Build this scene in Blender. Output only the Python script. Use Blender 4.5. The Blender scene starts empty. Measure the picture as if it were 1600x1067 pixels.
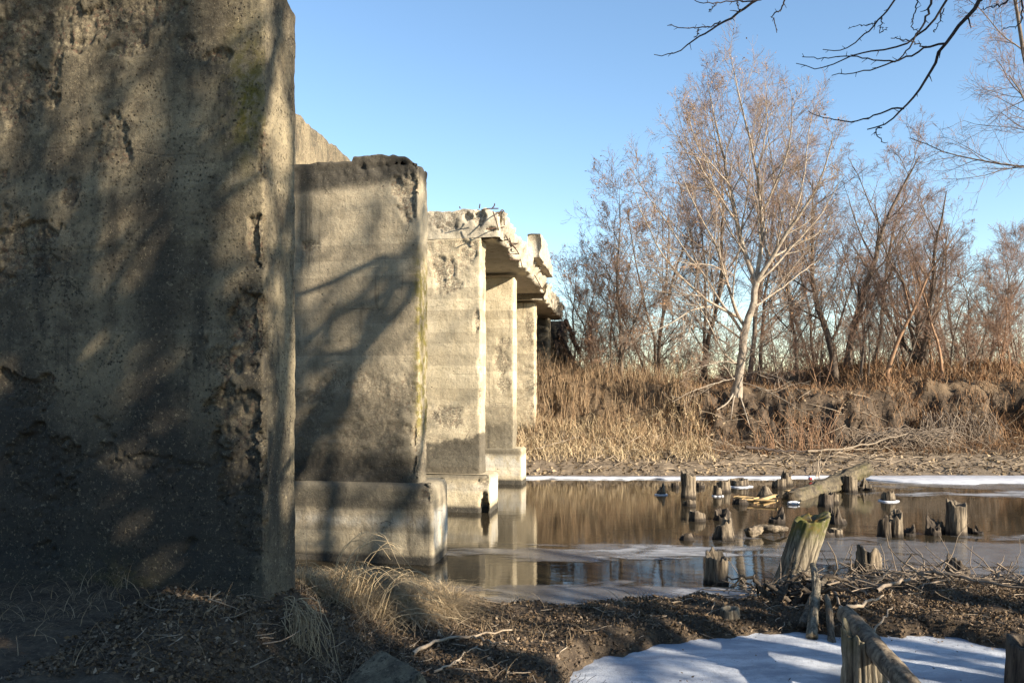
import bpy, math
import numpy as np

rs = np.random.RandomState(11)
F, EYE, HY = 1333.0, 2.2, 610.0            # focal length in photo pixels, eye height over the water, horizon row
C = bpy.context.scene.collection

# ------------------------------------------------------------------ basics
def at(x, y, z=0.0):
    d = (EYE - z) * F / (y - HY)
    return np.array([(x - 800) * d / F, d, z])
def atD(x, y, d):
    return np.array([(x - 800) * d / F, d, EYE + (HY - y) * d / F])
def sm(t):
    t = np.clip(t, 0, 1); return t * t * (3 - 2 * t)

_P = np.random.RandomState(3).permutation(256); _P = np.concatenate([_P, _P, _P])
_G = np.random.RandomState(5).randn(256, 3); _G /= np.linalg.norm(_G, axis=1)[:, None]
def pn(x, y, z):
    x, y, z = np.broadcast_arrays(np.asarray(x, float), np.asarray(y, float), np.asarray(z, float))
    xi, yi, zi = np.floor(x).astype(int), np.floor(y).astype(int), np.floor(z).astype(int)
    xf, yf, zf = x - xi, y - yi, z - zi
    u, v, w = [t * t * t * (t * (t * 6 - 15) + 10) for t in (xf, yf, zf)]
    out = np.zeros(x.shape)
    for i in (0, 1):
        for j in (0, 1):
            for k in (0, 1):
                g = _G[_P[_P[_P[(xi + i) & 255] + ((yi + j) & 255)] + ((zi + k) & 255)] & 255]
                d = g[..., 0] * (xf - i) + g[..., 1] * (yf - j) + g[..., 2] * (zf - k)
                out += d * (u if i else 1 - u) * (v if j else 1 - v) * (w if k else 1 - w)
    return out * 1.4
def fbm(x, y, z, o=4, g=.5):
    a, s, r = 1.0, 1.0, 0
    for k in range(o):
        r = r + a * pn(x * s + 17.3 * k, y * s + 5.1 * k, z * s - 9.7 * k); a *= g; s *= 2.03
    return r
def ridge(x, y, z, o=3):
    a, s, r = 1.0, 1.0, 0
    for k in range(o):
        r = r + a * (1 - 2 * np.abs(pn(x * s + 3.3 * k, y * s, z * s + 7.7 * k))); a *= .5; s *= 2.1
    return r

def link(name, me, mat, parent=None, smooth=True):
    o = bpy.data.objects.new(name, me); C.objects.link(o)
    for m in (mat if isinstance(mat, (list, tuple)) else [mat]): me.materials.append(m)
    if parent is not None: o.parent = parent
    return o
def mesh(name, V, faces, mat, parent=None, smooth=True, attrs=None, loc=None):
    """faces: list of index arrays (M,k) of equal k inside one array."""
    V = np.asarray(V, np.float32)
    if loc is not None: V = V - np.asarray(loc, np.float32)
    me = bpy.data.meshes.new(name)
    me.vertices.add(len(V)); me.vertices.foreach_set('co', V.ravel())
    idx, st, n = [], [], 0
    for f in faces:
        f = np.asarray(f, np.int32)
        if f.ndim == 1: f = f[None]
        idx.append(f.ravel()); st.append(n + np.arange(len(f)) * f.shape[1]); n += f.size
    idx = np.concatenate(idx); st = np.concatenate(st).astype(np.int32)
    me.loops.add(len(idx)); me.loops.foreach_set('vertex_index', idx.astype(np.int32))
    me.polygons.add(len(st)); me.polygons.foreach_set('loop_start', st)
    if smooth: me.polygons.foreach_set('use_smooth', np.ones(len(st), bool))
    me.update(calc_edges=True); me.validate()
    if attrs:
        for k, a in attrs.items():
            at_ = me.attributes.new(k, 'FLOAT', 'POINT'); at_.data.foreach_set('value', np.asarray(a, np.float32))
    o = link(name, me, mat, parent)
    if loc is not None: o.location = [float(c) for c in loc]
    return o
def tag(o, label=None, cat=None, group=None, kind=None):
    for k, v in (('label', label), ('category', cat), ('group', group), ('kind', kind)):
        if v: o[k] = v
    return o
def thing(name, loc, label, cat, group=None):
    o = bpy.data.objects.new(name, None); C.objects.link(o); o.location = [float(c) for c in loc]
    return tag(o, label, cat, group)
def gridfaces(nr, nc, closed=False, off=0):
    r = np.arange(nr - 1)[:, None]; c = np.arange(nc if closed else nc - 1)[None]
    a = r * nc + c; b = r * nc + (c + 1) % nc
    return (np.stack([a, b, b + nc, a + nc], -1).reshape(-1, 4) + off)

# ------------------------------------------------------------------ tubes and blades
def nrm(v): return v / np.maximum(np.linalg.norm(v, axis=-1, keepdims=True), 1e-9)
def tubes(batches, sides):
    """batches: list of (P (B,n,3), R (B,n)) -> verts, faces"""
    Vs, Fs, off = [], [], 0
    ang = np.arange(sides) * 2 * math.pi / sides
    for P, R in batches:
        B, n, _ = P.shape
        T = nrm(np.gradient(P, axis=1))
        md = nrm(P[:, -1] - P[:, 0])
        ref = np.zeros((B, 3)); ref[np.arange(B), np.argmin(np.abs(md), axis=1)] = 1
        U = nrm(np.cross(T, ref[:, None])); W = np.cross(T, U)
        ring = P[:, :, None] + R[:, :, None, None] * (np.cos(ang)[None, None, :, None] * U[:, :, None] + np.sin(ang)[None, None, :, None] * W[:, :, None])
        Vs.append(ring.reshape(-1, 3))
        f = gridfaces(n, sides, True)
        Fs.append((f[None] + (np.arange(B) * n * sides)[:, None, None] + off).reshape(-1, 4)); off += B * n * sides
    return np.concatenate(Vs), [np.concatenate(Fs)]
def resample(pts, n, wob=0, rng=rs):
    pts = np.asarray(pts, float); d = np.r_[0, np.cumsum(np.linalg.norm(np.diff(pts, axis=0), axis=1))]
    t = np.linspace(0, d[-1], n); P = np.stack([np.interp(t, d, pts[:, k]) for k in range(3)], 1)
    for _ in range(2): P[1:-1] = (P[:-2] + 2 * P[1:-1] + P[2:]) / 4
    if wob: P[1:-1] += rng.randn(n - 2, 3) * wob
    return P
def spawn(rng, P, R, m, t0, t1, ang, lenf, n, rr, up, wob, minr=.003, grow=.0, tipr=.35):
    B, n0, _ = P.shape
    L0 = np.linalg.norm(np.diff(P, axis=1), axis=2).sum(1)
    t = t0 + (t1 - t0) * ((np.arange(m)[None] + rng.rand(B, m)) / m)
    q = t * (n0 - 1 - 1e-6); i0 = np.floor(q).astype(int); f = (q - i0)[..., None]
    bi = np.arange(B)[:, None]
    pos = P[bi, i0] * (1 - f) + P[bi, i0 + 1] * f
    r = R[bi, i0] * (1 - f[..., 0]) + R[bi, i0 + 1] * f[..., 0]
    T = nrm(P[bi, i0 + 1] - P[bi, i0])
    p = rng.randn(B, m, 3); p = nrm(p - (p * T).sum(-1, keepdims=True) * T)
    a = np.radians(ang) * (0.7 + .6 * rng.rand(B, m, 1))
    d = np.cos(a) * T + np.sin(a) * p; d[..., 2] += up; d = nrm(d)
    L = lenf * L0[:, None] * (1.15 - .7 * t) * (.55 + .8 * rng.rand(B, m)) + grow
    pts = [pos]; cur = pos
    for j in range(1, n):
        d = d + rng.randn(B, m, 3) * wob; d[..., 2] += up * .35; d = nrm(d)
        cur = cur + d * (L / (n - 1))[..., None]; pts.append(cur)
    Pn = np.stack(pts, 2).reshape(B * m, n, 3)
    r0 = np.maximum(np.minimum(r * rr, r * .92), minr).reshape(-1, 1)
    Rn = np.maximum(r0 * np.linspace(1, tipr, n)[None], minr * .6)
    return Pn, Rn
def blade_mesh(base, h, w, lean, segs=3, curve=.8, flat=0.0):
    """strips that rise from base and lean over"""
    N = len(base); s = np.linspace(0, 1, segs + 1)[None, :, None]
    ln = np.zeros((N, 1, 3)); ln[:, 0, :2] = lean
    lm = np.linalg.norm(lean, axis=1)[:, None, None]
    up = np.zeros((N, 1, 3)); up[..., 2] = 1
    hh = h[:, None, None]
    c = base[:, None] + hh * (ln * s ** (1 + curve) + up * s * (1 - np.minimum(.45 * lm * s, .9)))
    wa = rs.rand(N) * 2 * math.pi
    wd = np.stack([np.cos(wa), np.sin(wa), np.zeros(N)], 1)[:, None] * w[:, None, None] * (1 - .8 * s)
    V = np.stack([c - wd * .5, c + wd * .5], 2).reshape(-1, 3)
    f = gridfaces(segs + 1, 2)
    Fc = (f[None] + (np.arange(N) * (segs + 1) * 2)[:, None, None]).reshape(-1, 4)
    return V, [Fc]
def leaf_quads(pos, size, flat=.6):
    N = len(pos); n = rs.randn(N, 3) * flat; n[:, 2] += 1; n = nrm(n)
    a = nrm(np.cross(n, rs.randn(N, 3))); b = np.cross(n, a)
    sa, sb = size[:, None], (size * (.45 + .3 * rs.rand(N)))[:, None]
    bend = n * (size * (rs.rand(N) - .2) * .6)[:, None]
    V = np.stack([pos - a * sa + bend, pos - b * sb, pos + a * sa + bend, pos + b * sb], 1).reshape(-1, 3)
    k = np.arange(N)[:, None] * 4
    return V, [np.concatenate([k + [0, 1, 3], k + [1, 2, 3]])]

# ------------------------------------------------------------------ materials
class M:
    def __init__(s, name):
        s.m = bpy.data.materials.new(name); s.m.use_nodes = True; s.t = s.m.node_tree
        s.b = s.t.nodes['Principled BSDF']; s.b.inputs['Specular IOR Level'].default_value = .25
        s.pos = s.t.nodes.new('ShaderNodeTexCoord').outputs['Object']
    def set(s, k, v):
        i = s.b.inputs[k]
        if hasattr(v, 'links'): s.t.links.new(v, i)
        else: i.default_value = v
    def _in(s, i, v):
        if hasattr(v, 'links'): s.t.links.new(v, i)
        elif isinstance(v, tuple) and len(v) == 3 and i.type == 'RGBA': i.default_value = (*v, 1)
        else: i.default_value = v
    def node(s, ty, outs=0, props=None, **kw):
        n = s.t.nodes.new(ty)
        for k, v in (props or {}).items(): setattr(n, k, v)
        for k, v in kw.items(): s._in(n.inputs[k.replace('_', ' ')] if not k.startswith('i_') else n.inputs[int(k[2:])], v)
        return n.outputs[outs]
    def scale(s, v, vec=None):
        return s.node('ShaderNodeMapping', Vector=vec or s.pos, Scale=v)
    def noise(s, sc, det=4, rough=.6, vec=None, dist=0):
        return s.node('ShaderNodeTexNoise', Vector=vec or s.pos, Scale=sc, Detail=det, Roughness=rough, Distortion=dist)
    def voro(s, sc, vec=None, feat='F1', out=0):
        return s.node('ShaderNodeTexVoronoi', out, {'feature': feat}, Vector=vec or s.pos, Scale=sc)
    def ramp(s, f, a, b, lo=0, hi=1):
        return s.node('ShaderNodeMapRange', 0, {'interpolation_type': 'SMOOTHSTEP'}, i_0=f, i_1=a, i_2=b, i_3=lo, i_4=hi)
    def mix(s, f, a, b):
        n = s.t.nodes.new('ShaderNodeMix'); n.data_type = 'RGBA'
        s._in(n.inputs[0], f); s._in(n.inputs[6], a); s._in(n.inputs[7], b); return n.outputs[2]
    def math(s, op, a, b=0.0, clamp=False):
        return s.node('ShaderNodeMath', 0, {'operation': op, 'use_clamp': clamp}, i_0=a, i_1=b)
    def attr(s, n): 
        a = s.t.nodes.new('ShaderNodeAttribute'); a.attribute_name = n; return a.outputs['Fac']
    def rnd(s): return s.node('ShaderNodeNewGeometry', 'Random Per Island')
    def crmp(s, f, stops):
        n = s.t.nodes.new('ShaderNodeValToRGB'); e = n.color_ramp.elements
        while len(e) < len(stops): e.new(.5)
        for el, (p, c) in zip(e, stops): el.position = p; el.color = (*c, 1)
        s._in(n.inputs[0], f); return n.outputs[0]
    def bump(s, h, st, d=.02, prev=None):
        n = s.t.nodes.new('ShaderNodeBump'); s._in(n.inputs['Height'], h); n.inputs['Strength'].default_value = st; n.inputs['Distance'].default_value = d
        if prev is not None: s.t.links.new(prev, n.inputs['Normal'])
        return n.outputs[0]

def concrete(name, light=(.50, .43, .30), mid=(.36, .305, .215), stain=.5, board=.62, pits=1):
    m = M(name); p = m.pos
    sx0 = m.node('ShaderNodeSeparateXYZ', 2, Vector=p); big = m.noise(1.1, 5, .65); med = m.noise(5.5, 6, .7); fine = m.noise(55, 4, .7)
    col = m.mix(m.ramp(m.math('ADD', m.math('MULTIPLY', big, .6), m.math('MULTIPLY', med, .4)), .40, .58), mid, light)
    col = m.mix(m.ramp(m.noise(2.2, 4, .6, m.scale((1, 1, .5))), .55, .75, 0, .5), col, (.30, .225, .12))
    col = m.mix(m.math('MULTIPLY', m.ramp(fine, .45, .7), .35), col, (.23, .20, .155))
    agg = m.noise(34, 5, .75)
    
    vc = m.node('ShaderNodeSeparateColor', 0, Color=m.voro(44, out='Color'))
    aggc = m.mix(m.ramp(agg, .40, .62), (.10, .08, .06), tuple(.95 * c for c in light))
    aggc = m.mix(m.ramp(vc, .92, .95), aggc, tuple(1.15 * c for c in light)); aggc = m.mix(m.ramp(vc, .12, .09), aggc, (.20, .12, .08))
    col = m.mix(m.math('MULTIPLY', m.attr('spall'), .75), col, aggc)
    st = m.noise(1.6, 5, .65, m.scale((1.6, 1.6, .45)))
    stm = m.math('MULTIPLY', m.ramp(m.math('ADD', st, m.math('MULTIPLY', m.math('SUBTRACT', med, .5), .35)), .5, .66), stain)
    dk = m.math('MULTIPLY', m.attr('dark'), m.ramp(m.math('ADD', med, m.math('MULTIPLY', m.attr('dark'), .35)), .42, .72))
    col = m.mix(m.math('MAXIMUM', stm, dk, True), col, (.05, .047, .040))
    bd = m.node('ShaderNodeTexWhiteNoise', 0, {'noise_dimensions': '1D'}, i_1=m.math('FLOOR', m.math('DIVIDE', m.math('ADD', sx0, m.math('MULTIPLY', big, .03)), .205)))
    col = m.mix(m.ramp(bd, 0, 1, 0, .30), col, (.10, .08, .055))
    drip = m.ramp(m.noise(1.0, 6, .7, m.scale((9, 9, .55))), .53, .68, 0, .62); col = m.mix(m.math('MULTIPLY', drip, m.ramp(m.noise(.9, 3), .42, .6)), col, (.055, .048, .038))
    spk = m.ramp(m.noise(70, 4, .75), .56, .66, 0, .55); col = m.mix(spk, col, (.06, .052, .04))
    spl2 = m.ramp(m.noise(48, 4, .75, m.scale((1.3, 1, .9))), .60, .68, 0, .35); col = m.mix(spl2, col, tuple(min(1, 1.25 * c) for c in light))
    cv = m.node('ShaderNodeVectorMath', 0, {'operation': 'ADD'}, i_0=p, i_1=m.node('ShaderNodeVectorMath', 0, {'operation': 'SCALE'}, i_0=m.node('ShaderNodeTexNoise', 1, Vector=p, Scale=4.0, Detail=6.0, Roughness=.7), Scale=.35))
    crk = m.math('MULTIPLY', m.ramp(m.voro(1.15, cv, 'DISTANCE_TO_EDGE'), .002, .010, 1, 0), m.ramp(m.noise(1.3, 2), .58, .66)); col = m.mix(m.math('MULTIPLY', crk, .75), col, (.03, .026, .02))
    mo = m.math('MULTIPLY', m.attr('moss'), m.ramp(m.noise(9, 5, .7), .38, .6))
    col = m.mix(mo, col, (.15, .125, .028))
    wh = m.math('MULTIPLY', m.math('MULTIPLY', m.attr('white'), .42), m.ramp(m.noise(6, 5, .7, m.scale((1, 1, .6))), .3, .55))
    col = m.mix(wh, col, (.72, .70, .64))
    pit = m.ramp(m.voro(13, m.node('ShaderNodeVectorMath', 0, {'operation': 'ADD'}, i_0=p, i_1=m.node('ShaderNodeVectorMath', 0, {'operation': 'SCALE'}, i_0=m.node('ShaderNodeTexNoise', 1, Vector=p, Scale=20.0), Scale=.06))), .05, .16)
    pitm = m.math('MAXIMUM', pit, m.ramp(m.noise(6.1, 2), .50, .58, 1, 0))
    col = m.mix(m.math('MULTIPLY', m.math('SUBTRACT', 1, pitm), .75), col, (.06, .05, .04))
    sx = m.node('ShaderNodeSeparateXYZ', 2, Vector=p)
    if pits > 1:                                     # old honeycombed, pitted face
        h = m.math('MULTIPLY', m.ramp(m.voro(30), .16, .30, 1, 0), m.ramp(m.noise(3.3, 5, .7), .47, .58)); col = m.mix(m.math('MULTIPLY', h, .7), col, (.035, .03, .023))
        g = m.ramp(m.noise(24, 6, .8), .53, .60, 0, .6); col = m.mix(g, col, (.045, .038, .028))
        g3 = m.ramp(m.noise(31, 6, .8, m.scale((1.1, 1, 1))), .57, .63, 0, .5); col = m.mix(g3, col, tuple(1.35 * c for c in light))
    ln = m.math('ABSOLUTE', m.math('SUBTRACT', m.math('FRACT', m.math('DIVIDE', m.math('ADD', sx, m.math('MULTIPLY', m.noise(.55, 2), .5)), board)), .5))
    lnm = m.math('MULTIPLY', m.ramp(ln, .004, .018, 1, 0), m.ramp(m.noise(1.9, 3), .5, .62))
    col = m.mix(m.math('MULTIPLY', lnm, .35), col, (.08, .07, .055))
    m.set('Base Color', col); m.set('Roughness', .93)
    b = m.bump(m.noise(11, 6, .75), .55, .04)
    b = m.bump(pitm, .9, .015, b)
    if pits > 1: b = m.bump(m.math('SUBTRACT', 1, h), .9, .02, b); b = m.bump(m.noise(40, 6, .8), .6, .02, b)
    b = m.bump(m.math('SUBTRACT', 1, crk), .6, .008, b); b = m.bump(m.noise(85, 3, .7), .4, .004, b)
    b = m.bump(m.math('SUBTRACT', 1, lnm), .5, .006, b)
    m.set('Normal', b); m.set('Specular IOR Level', .15)
    return m.m
MAT = {}
MAT['near_pier'] = concrete('stained_shaded_concrete', (.32, .262, .165), (.105, .086, .058), .85, .66, 2)  # stain tones, darkened to stand in for shade, pale patches raised for sun dapple
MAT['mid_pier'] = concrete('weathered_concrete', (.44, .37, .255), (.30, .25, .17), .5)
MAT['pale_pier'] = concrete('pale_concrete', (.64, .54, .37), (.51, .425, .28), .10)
MAT['deck'] = concrete('broken_concrete', (.62, .55, .42), (.50, .44, .33), .12, 9.)
def simple(name, a, b, sc=6, rough=.9, st=(1, 1, 1), bs=.5, bd=.01, bsc=None):
    m = M(name); v = m.scale(st)
    n = m.noise(sc, 5, .65, v)
    m.set('Base Color', m.mix(m.ramp(n, .35, .65), a, b)); m.set('Roughness', rough)
    m.set('Normal', m.bump(m.noise(bsc or sc * 3, 4, .7, v), bs, bd)); return m.m
def island(name, stops, rough=.85, trans=0.0):
    m = M(name); m.set('Base Color', m.crmp(m.rnd(), stops)); m.set('Roughness', rough)
    m.set('Specular IOR Level', .2)
    return m.m
MAT['rust'] = simple('rusty_steel', (.05, .03, .022), (.11, .06, .035), 20)
MAT['pale_bark'] = simple('pale_bark', (.36, .30, .23), (.18, .145, .11), 14, .85, (1, 1, .4))
MAT['dark_bark'] = simple('dark_bark', (.10, .078, .06), (.18, .14, .105), 8, .9, (1, 1, .3))
MAT['red_bark'] = simple('reddish_bark', (.30, .18, .10), (.22, .13, .08), 8, .85, (1, 1, .3))
MAT['pale_twig'] = simple('pale_twigs', (.30, .215, .15), (.20, .145, .108), 1.3)
MAT['brown_twig'] = simple('brown_twigs', (.27, .165, .11), (.17, .115, .085), 1.3)
MAT['grey_twig'] = simple('violet_grey_twigs', (.26, .175, .14), (.16, .12, .11), 1.3)
MAT['black_bark'] = simple('shaded_dark_bark', (.05, .04, .035), (.08, .06, .05), 12)
MAT['tree_leaf'] = island('withered_leaves', [(0, (.30, .16, .07)), (.5, (.42, .24, .12)), (1, (.22, .12, .07))])
MAT['reed'] = island('dry_reeds', [(0, (.25, .165, .09)), (.35, (.36, .25, .145)), (.55, (.13, .085, .05)), (.75, (.22, .13, .07)), (1, (.46, .35, .22))])
MAT['rust_grass'] = island('rust_brown_undergrowth', [(0, (.19, .105, .05)), (.4, (.30, .17, .085)), (.65, (.10, .06, .035)), (1, (.36, .245, .145))])
MAT['pale_grass'] = island('bleached_grass', [(0, (.40, .30, .17)), (.5, (.52, .41, .26)), (1, (.30, .22, .125))])
MAT['mat_grass'] = island('matted_grass', [(0, (.22, .165, .10)), (.5, (.32, .24, .15)), (1, (.15, .11, .07))])
MAT['gold_grass'] = island('golden_straw', [(0, (.40, .28, .12)), (.5, (.52, .39, .19)), (1, (.26, .18, .08))])
MAT['mound_grass'] = island('tan_matted_grass', [(0, (.30, .22, .125)), (.45, (.42, .32, .19)), (.75, (.20, .145, .085)), (1, (.50, .39, .24))])
MAT['litter'] = island('fallen_leaves', [(0, (.05, .036, .024)), (.35, (.10, .07, .042)), (.6, (.17, .115, .065)), (.85, (.075, .052, .036)), (1, (.32, .24, .16))])
MAT['wrack'] = island('washed_up_straw', [(0, (.09, .07, .05)), (.4, (.19, .145, .10)), (.75, (.27, .205, .14)), (1, (.12, .09, .065))])
MAT['stick'] = simple('bleached_wood', (.36, .29, .21), (.24, .185, .13), 14, .85, (1, 1, 1))
MAT['root'] = simple('grey_driftwood', (.26, .205, .15), (.15, .115, .085), 10, .85)
MAT['dirt'] = None

def wood(name, a, b, moss=0., dark=(.018, .014, .011)):
    m = M(name); v = m.scale((9, 9, 1.1)); g = m.noise(2.2, 6, .7, v); n2 = m.noise(4, 4)
    col = m.mix(m.ramp(g, .36, .62), b, a)
    col = m.mix(m.math('MULTIPLY', m.ramp(n2, .5, .72), .6), col, (.07, .055, .042))
    col = m.mix(m.math('MULTIPLY', m.ramp(m.noise(5, 5, .7, v), .44, .34), .8), col, dark); col = m.mix(m.math('MULTIPLY', m.attr('groove'), .9), col, dark)
    if moss:
        mm = m.math('MULTIPLY', m.attr('moss'), m.ramp(m.noise(11, 5, .7), .33, .55))
        mc = m.crmp(m.noise(4, 3), [(.3, (.045, .05, .010)), (.55, (.095, .09, .022)), (.72, (.20, .10, .025))])
        col = m.mix(mm, col, mc)
    col = m.mix(m.attr('wet'), col, dark)
    m.set('Base Color', col); m.set('Roughness', .88)
    m.set('Normal', m.bump(g, .8, .015)); return m.m
MAT['stump'] = wood('weathered_stump_wood', (.22, .175, .12), (.085, .066, .047))
MAT['stump_pale'] = wood('bleached_stump_wood', (.28, .235, .165), (.10, .083, .058), .75)
MAT['log'] = wood('mossy_log_wood', (.15, .12, .075), (.06, .05, .034), .9)
MAT['stump_dark'] = wood('blackened_stump_wood', (.11, .085, .06), (.04, .031, .024))

def ground_mat():
    m = M('bank_soil'); big = m.noise(.9, 5, .65); med = m.noise(7, 6, .7); fine = m.noise(45, 4, .75)
    lit = m.mix(m.ramp(med, .35, .65), (.10, .075, .05), (.045, .034, .025))
    lit = m.mix(m.math('MULTIPLY', m.ramp(fine, .52, .7), .7), lit, (.20, .145, .095))
    sand = m.mix(m.ramp(med, .3, .7), (.21, .165, .118), (.145, .112, .078))
    sand = m.mix(m.math('MULTIPLY', m.ramp(m.noise(2.6, 5, .7), .5, .66), .75), sand, (.12, .09, .062))
    dirt = m.mix(m.ramp(med, .3, .7), (.115, .085, .06), (.045, .034, .025))
    straw = m.mix(m.ramp(fine, .35, .65), (.20, .14, .085), (.085, .06, .038))
    mud = m.mix(m.ramp(med, .3, .7), (.05, .043, .036), (.028, .024, .02))
    col = m.mix(m.attr('sand'), lit, sand); col = m.mix(m.attr('dirt'), col, dirt)
    col = m.mix(m.attr('straw'), col, straw); col = m.mix(m.attr('mud'), col, mud)
    m.set('Base Color', col); m.set('Roughness', .95); m.set('Specular IOR Level', .15)
    m.set('Normal', m.bump(fine, .7, .02, m.bump(med, .6, .06))); return m.m
MAT['ground'] = ground_mat()

def water_mat():
    m = M('still_brown_water'); 
    m.set('Base Color', (.030, .024, .015, 1)); m.set('Roughness', .035); m.set('IOR', 1.42); m.set('Specular IOR Level', .5)
    v = m.scale((1, 3.2, 1)); b = m.bump(m.noise(2.2, 3, .5, v), .05, .03); b = m.bump(m.noise(14, 2, .5, v), .035, .006, b)
    m.set('Normal', b); return m.m
MAT['water'] = water_mat()
def ice_mat(name, col, col2, rough, cover=True, lo=.42, hi=.66, mx=.9):
    m = M(name); v = m.scale((.8, 1.5, 1))
    n = m.noise(1.3, 7, .62, v, .4)
    m.set('Base Color', m.mix(m.ramp(m.noise(4, 5, .7, v), .35, .65), col, col2)); m.set('Roughness', rough); m.set('Specular IOR Level', .5)
    m.set('Normal', m.bump(m.noise(16, 4, .6), .25, .01))
    if cover:
        a = m.attr('cover')
        m.set('Alpha', m.math('MULTIPLY', m.ramp(m.math('ADD', n, m.math('MULTIPLY', m.math('SUBTRACT', a, 1), .42)), lo, hi, 0, mx), m.ramp(a, .02, .2)))
    return m.m
MAT['film_ice'] = ice_mat('thin_grey_ice', (.13, .125, .125), (.20, .20, .205), .22, True, .24, .36, .70)
MAT['bright_ice'] = ice_mat('frosted_ice', (.26, .265, .28), (.42, .43, .45), .36, True, .26, .46, .82)
MAT['edge_ice'] = ice_mat('white_shore_ice', (.60, .61, .64), (.42, .43, .46), .5, False)
def snow_mat():
    m = M('frozen_snow'); n = m.noise(1.6, 6, .7, m.scale((.8, 2, 1)), .4)
    n5 = m.noise(.9, 5, .65, m.scale((.7, 1.6, 1)))
    c = m.mix(m.ramp(n, .40, .58), (.29, .315, .36), (.49, .51, .54)); c = m.mix(m.ramp(n5, .47, .60, 0, .75), c, (.17, .195, .24)); c = m.mix(m.ramp(m.noise(22, 5, .8), .55, .64, 0, .55), c, (.22, .22, .23)); m.set('Base Color', m.mix(m.ramp(m.noise(90, 3, .8), .60, .66, 0, .7), c, (.10, .085, .07))); m.set('Roughness', .5); m.set('Specular IOR Level', .35)
    m.set('Normal', m.bump(m.noise(60, 4, .75), .7, .010, m.bump(m.noise(6, 4, .6), .3, .03))); return m.m
MAT['snow'] = snow_mat()

# ------------------------------------------------------------------ bridge frame: axis, offsets
AX = np.array([179 / F, 1.0])                       # per metre of depth
def bpt(off, D, z):                                 # a point `off` metres beside the axis line at depth D
    return np.array([AX[0] * D - off, D, z])
TH = math.radians(13); FU = np.array([-math.cos(TH), math.sin(TH), 0]); FV = np.array([AX[0], 1, 0]) / math.hypot(AX[0], 1)
# FU runs along a pier's upstream face away from its open end; FV runs along the bridge

# ------------------------------------------------------------------ terrain
NX = np.array([-40, -3, -1.19, -.13, .65, 1.35, 2.28, 3.2, 4, 6.5, 12, 60]); NYv = np.array([10.6, 9.4, 9.3, 8.75, 8.6, 8.95, 8.95, 9.3, 9.35, 9.3, 9.9, 14])
PX = np.array([.1, .35, .65, 1.33, 1.9, 2.46, 3.5, 4.1, 6, 9]); PY = np.array([5.3, 6.3, 6.82, 7.28, 7.46, 7.5, 7.44, 7.1, 6.6, 5.5])
def near_shore(x): return np.interp(x, NX, NYv)
def far_shore(x): return 21.3 + .35 * pn(x * .35, 1.5, 0) + np.clip(x - 6, 0, 30) * .035
SNOWZ = .12
def terrain(x, y):
    n1 = fbm(x * .7, y * .7, 0, 4); n2 = fbm(x * 3.1, y * 3.1, 4, 3)
    s = near_shore(x) + .12 * n2 - y
    z = -.45 + .45 * sm((s + 1.2) / 1.2) + .24 * sm(s / 1.1) + .04 * n2 * sm(s / .5)
    z = z + .48 * sm((-.95 - x) / 1.1) * sm((s - 1.0) / 2.0)
    z = z + .20 * np.exp(-((x + 1.25) / .55) ** 2 - ((y - 7.6) / .5) ** 2)          # grass mound
    z = z + .09 * np.exp(-((y - 8.75 - .05 * x) / .45) ** 2) * sm((x - 3.35) / .7)       # drift line
    pond = sm((np.interp(x, PX, PY, left=-9) + .16 * n2 + .05 * fbm(x * 9, y * 9, 6, 3) - y) / .45) * sm((x - .05) / .4) * sm((y - 2.4) / .8)
    z = z * (1 - pond) + .02 * pond
    back = sm((4.0 - y) / 5); z = z + .5 * back * (1 - pond) + .8 * sm((-2 - y) / 14) + .05 * n1 * (1 - pond)
    z = z + 5.2 * sm((-1.8 - y) / 5) * sm((1.2 - x) / 4.5)           # unseen bank, like a bridge approach, added behind the viewpoint to block skylight
    u = y - far_shore(x)
    left = sm((5.2 - x) / 1.6); right = sm((x - 10.4) / 1.5)
    strip = .62 * sm(u / 3.0) + .05 * n2 * sm(u / .8)
    start = 2.6 - .6 * left + .25 * right + .35 * pn(x * .9, 7.7, 0)
    wid = 1.25 + 3.1 * left + .6 * right
    hb = 1.58 + .35 * left + .22 * right + .16 * fbm(x * .9, 3, 1, 3)
    prof = (u - start + .42 * fbm(x * .8, y * 1.2, 9, 3, .5) + .22 * fbm(x * 3.1, y * 6, 2, 4)) / wid
    bank = hb * sm(prof) + .10 * n2 * sm(prof * 2)
    far = -.45 + .45 * sm((u + 1.5) / 1.5) + strip + bank + .5 * right * sm((u - 4) / 4)
    far = far + .18 * n1 * sm((u - 4) / 6) - .45 * sm((u - 22) / 40)
    emb = sm((2.1 + .134 * (y - 28) - x) / 2.6) * sm((y - 27.2) / 5.5); far = far + emb * 2.4
    return np.where(y < 15, z, far), pond
def grade(a, b, pts):
    out = [a]
    while out[-1] < b:
        out.append(out[-1] + float(np.interp(out[-1], [p[0] for p in pts], [p[1] for p in pts])))
    return np.array(out)
gx = grade(-600, 600, [(-600, 60), (-60, 6), (-12, .5), (-5, .06), (-2.5, .035), (6, .04), (9, .1), (20, .14), (30, .6), (80, 8), (600, 80)])
gy = grade(-60, 900, [(-60, 5), (-14, .7), (3, .2), (4.6, .04), (10.5, .045), (12, .5), (19, .5), (20.5, .1), (28, .1), (31, .3), (45, 1.5), (120, 10), (900, 80)])
X, Y = np.meshgrid(gx, gy); Z, pond = terrain(X, Y)
n2 = fbm(X * 2.3, Y * 2.3, 1, 3)
zr = (Z - .55) / 1.7                               # hollow out the undercut bank below its lip
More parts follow.
